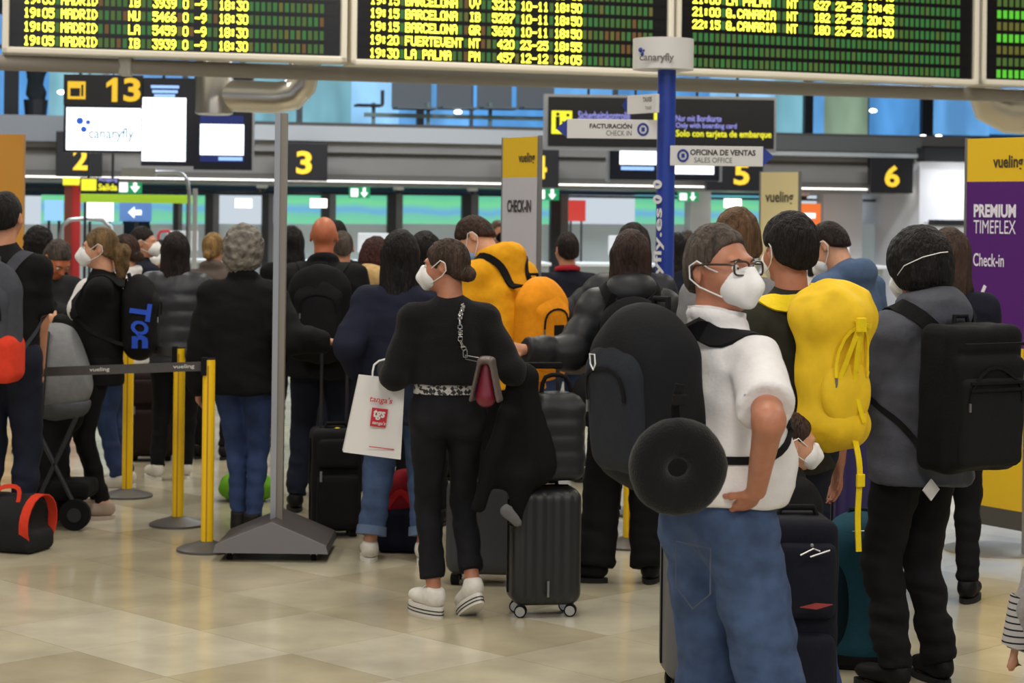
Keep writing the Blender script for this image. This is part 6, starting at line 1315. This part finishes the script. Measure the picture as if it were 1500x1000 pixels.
# totems
def totem(label, px, py, top, a, w, bands, name='sign_totem', rail=0.009):
    g_ = GROUND(px, py); H = W(px, top, g_.y).z; t = thing(name, label, 'sign', g_, -math.radians(a), 'standing signs')
    for z0, z1, m in bands(H): MB().box((0, 0, (z0 + z1) / 2), (w / 2, 0.012, (z1 - z0) / 2)).build('panel', m, t)
    for sx in (-1, 1): MB().box((sx * (w / 2 + rail), 0.0, H / 2 + 0.005), (rail, 0.014, H / 2)).build('side_rail', M_alu, t)
    MB().lathe([(0.26, 0), (0.26, 0.01), (0.2, 0.02), (0.04, 0.03)], n=32).build('base', M_alu, t, True)
    return t, H, g_
YP, PU, WP, CR = mat('sign_panel_yellow', S(242, 200, 40), 0.4), mat('sign_panel_purple', S(88, 34, 122), 0.4), mat('sign_panel_white', S(206, 206, 216), 0.4), mat('sign_panel_backlit', S(238, 222, 170), 0.4); INK = mat('ink_dark', S(60, 56, 52), 0.5); INKW = mat('ink_white', S(225, 220, 230), 0.5, emit=S(225, 220, 230), es=0.1)
t, H, g_ = totem('white and yellow check-in totem behind the yellow hoodie', 758, 742, 201, 62, 0.44, lambda H: ((H - 0.24, H, YP), (0.05, H - 0.24, WP)), rail=0.006)
text('vueling', (0.09, -0.016, H - 0.13), 0.20, 0.075, INK, t); text('CHECK-IN', (0.0, -0.016, H - 0.41), 0.30, 0.075, INK, t, bold=0.03)
t, H, g_ = totem('purple and yellow premium check-in totem at the right edge', 1455, 806, 202, 57, 0.42, lambda H: ((H - 0.23, H, YP), (H - 1.10, H - 0.23, PU), (0.23, H - 1.10, YP), (0.13, 0.23, M_base)))
text('vueling', (0.085, -0.016, H - 0.135), 0.21, 0.085, INK, t); text('PREMIUM', (-0.005, -0.016, H - 0.385), 0.30, 0.07, INKW, t, bold=0.04); text('TIMEFLEX', (-0.005, -0.016, H - 0.47), 0.30, 0.07, INKW, t, bold=0.0); text('Check-in', (-0.045, -0.016, H - 0.645), 0.22, 0.07, INKW, t, bold=0.01)
ar = MB(); ar.box((-0.115, -0.016, H - 0.875), (0.010, 0.002, 0.105), RY(28)); ar.box((-0.165, -0.016, H - 0.925), (0.010, 0.002, 0.055)); ar.box((-0.115, -0.016, H - 0.972), (0.06, 0.002, 0.008)); ar.build('arrow', INKW, t)
t, H, g_ = totem('pale backlit totem with dark lettering behind the man in olive', 1139, 598, 252, 40, 0.40, lambda H: ((0.05, H, CR),))  # panel colour paled to cream to stand in for light behind it
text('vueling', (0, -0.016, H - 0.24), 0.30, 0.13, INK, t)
# blue wayfinding pole
g_ = GROUND(969, 752); t = thing('wayfinding_pole', 'blue wayfinding pole with a white cap and arrow boards', 'sign', g_); Ht = W(970, 104, g_.y).z; k = g_.y / F_PX; BL_ = mat('pole_blue', S(34, 62, 160), 0.35, coat=0.3); CW_ = mat('cap_white', S(222, 222, 222), 0.5); BI = mat('ink_blue', S(36, 58, 150), 0.5); IG = mat('ink_grey', S(110, 108, 108), 0.6); PW_ = lambda x, y, dd=0.0: W(x, y, g_.y + dd) - g_
MB().cyl((0, 0, 0), (0, 0, Ht + 0.02), 13.5 * k, n=28).build('pole', BL_, t, True)
c = PW_(971.5, 80); MB().cyl(c - V3((0, 0, 22.5 * k)), c + V3((0, 0, 22.5 * k)), 44.5 * k, n=48).build('cap', CW_, t, True); MB().lathe([(0.3, 0), (0.3, 0.015), (0.1, 0.03)], n=32).build('base', M_base, t, True)
text('canaryfly', PW_(962, 85, -0.1812 + 0.0) + V3((0, 0, 0)), 50 * k, 14 * k, IG, t, RZ(-9))
for x, y, r in ((938, 73, 3.0), (944, 74, 2.4), (941, 79, 2.6)): MB().sph(PW_(x, y, -44.5 * k * 0.70), (r * k, r * k, r * k * 1.2), 8).build('logo_dot', BI, t, True)
def arm(x0, x1, y0, y1, tip, s1, s2, rz, tx):
    zc_ = (y0 + y1) / 2; c = PW_((x0 + x1) / 2, zc_, -0.07); hw, hh = (x1 - x0) / 2 * k, (y1 - y0) / 2 * k; R_ = RZ(rz)
    b = MB().box(c, (hw, 0.012, hh), R_, 0.002).build('arrow_board', CW_, t)
    sx = -1 if tip < x0 else 1; MB().prism([(sx * hw, -hh * 0.95), (sx * (hw + abs(tip - (x0 if sx < 0 else x1)) * k), 0), (sx * hw, hh * 0.95)], -0.010, 0.010, R_, c).build('arrow_tip', BI, b)
    if s1:
        o1 = R_ @ V3((tx * k, -0.014, hh * 0.35)); text(s1, c + o1, len(s1) * 5.6 * k, 8.5 * k, INK, b, R_, 0.03); text(s2, c + R_ @ V3(((tx + (12 if sx < 0 else -14)) * k, -0.014, -hh * 0.42)), len(s2) * 4.6 * k, 7.5 * k, IG, b, R_, 0.0)
    return b, c, R_, hw
b, c, R_, hw = arm(831, 962, 175, 203, 815, 'FACTURACIÓN', 'CHECK IN', 0, -2)
def dot_icon(b, p, R_): MB().tube([p + R_ @ V3((7 * k * math.cos(a), 0, 8 * k * math.sin(a))) for a in [i * math.pi / 9 for i in range(18)]], 1.6 * k, 6, closed=True).build('icon_ring', BI, b, True); MB().box(p, (2.4 * k, 0.003, 3 * k), R_).build('icon_mark', BI, b)
dot_icon(b, c + R_ @ V3((45 * k, -0.014, 0)), R_)
b, c, R_, hw = arm(982, 1117, 214, 243, 1133, 'OFICINA DE VENTAS', 'SALES OFFICE', 0, 9); dot_icon(b, c + R_ @ V3((-49 * k, -0.014, 0)), R_)
for ob in b.children:
    pass
b, c, R_, hw = arm(906, 978, 139, 166, 892, None, '', -58, 0)
text('TAXIS', c + R_ @ V3((0.06, -0.014, 0.025)), 0.09, 0.028, IG, b, R_, 0.02); text('TAXI', c + R_ @ V3((0.07, -0.014, -0.025)), 0.06, 0.02, IG, b, R_, 0.0)
R90 = RY(-90); text('canaryfly.es', PW_(964.5, 398, -13.5 * k - 0.002), 186 * k, 15 * k, CW_, t, RZ(0) @ R90, 0.02)
for y, s_ in ((270, 'v'), (292, 'f')):
    p = PW_(963, y, -13.2 * k); MB().lathe([(6.5 * k, -0.004), (6.5 * k, 0.004)], p, 20, RX(90)).build('icon_disc', CW_, t); text(s_, p - V3((0, 0.006, 0)), 4 * k, 6 * k, BI, t, RY(-90), 0.03)
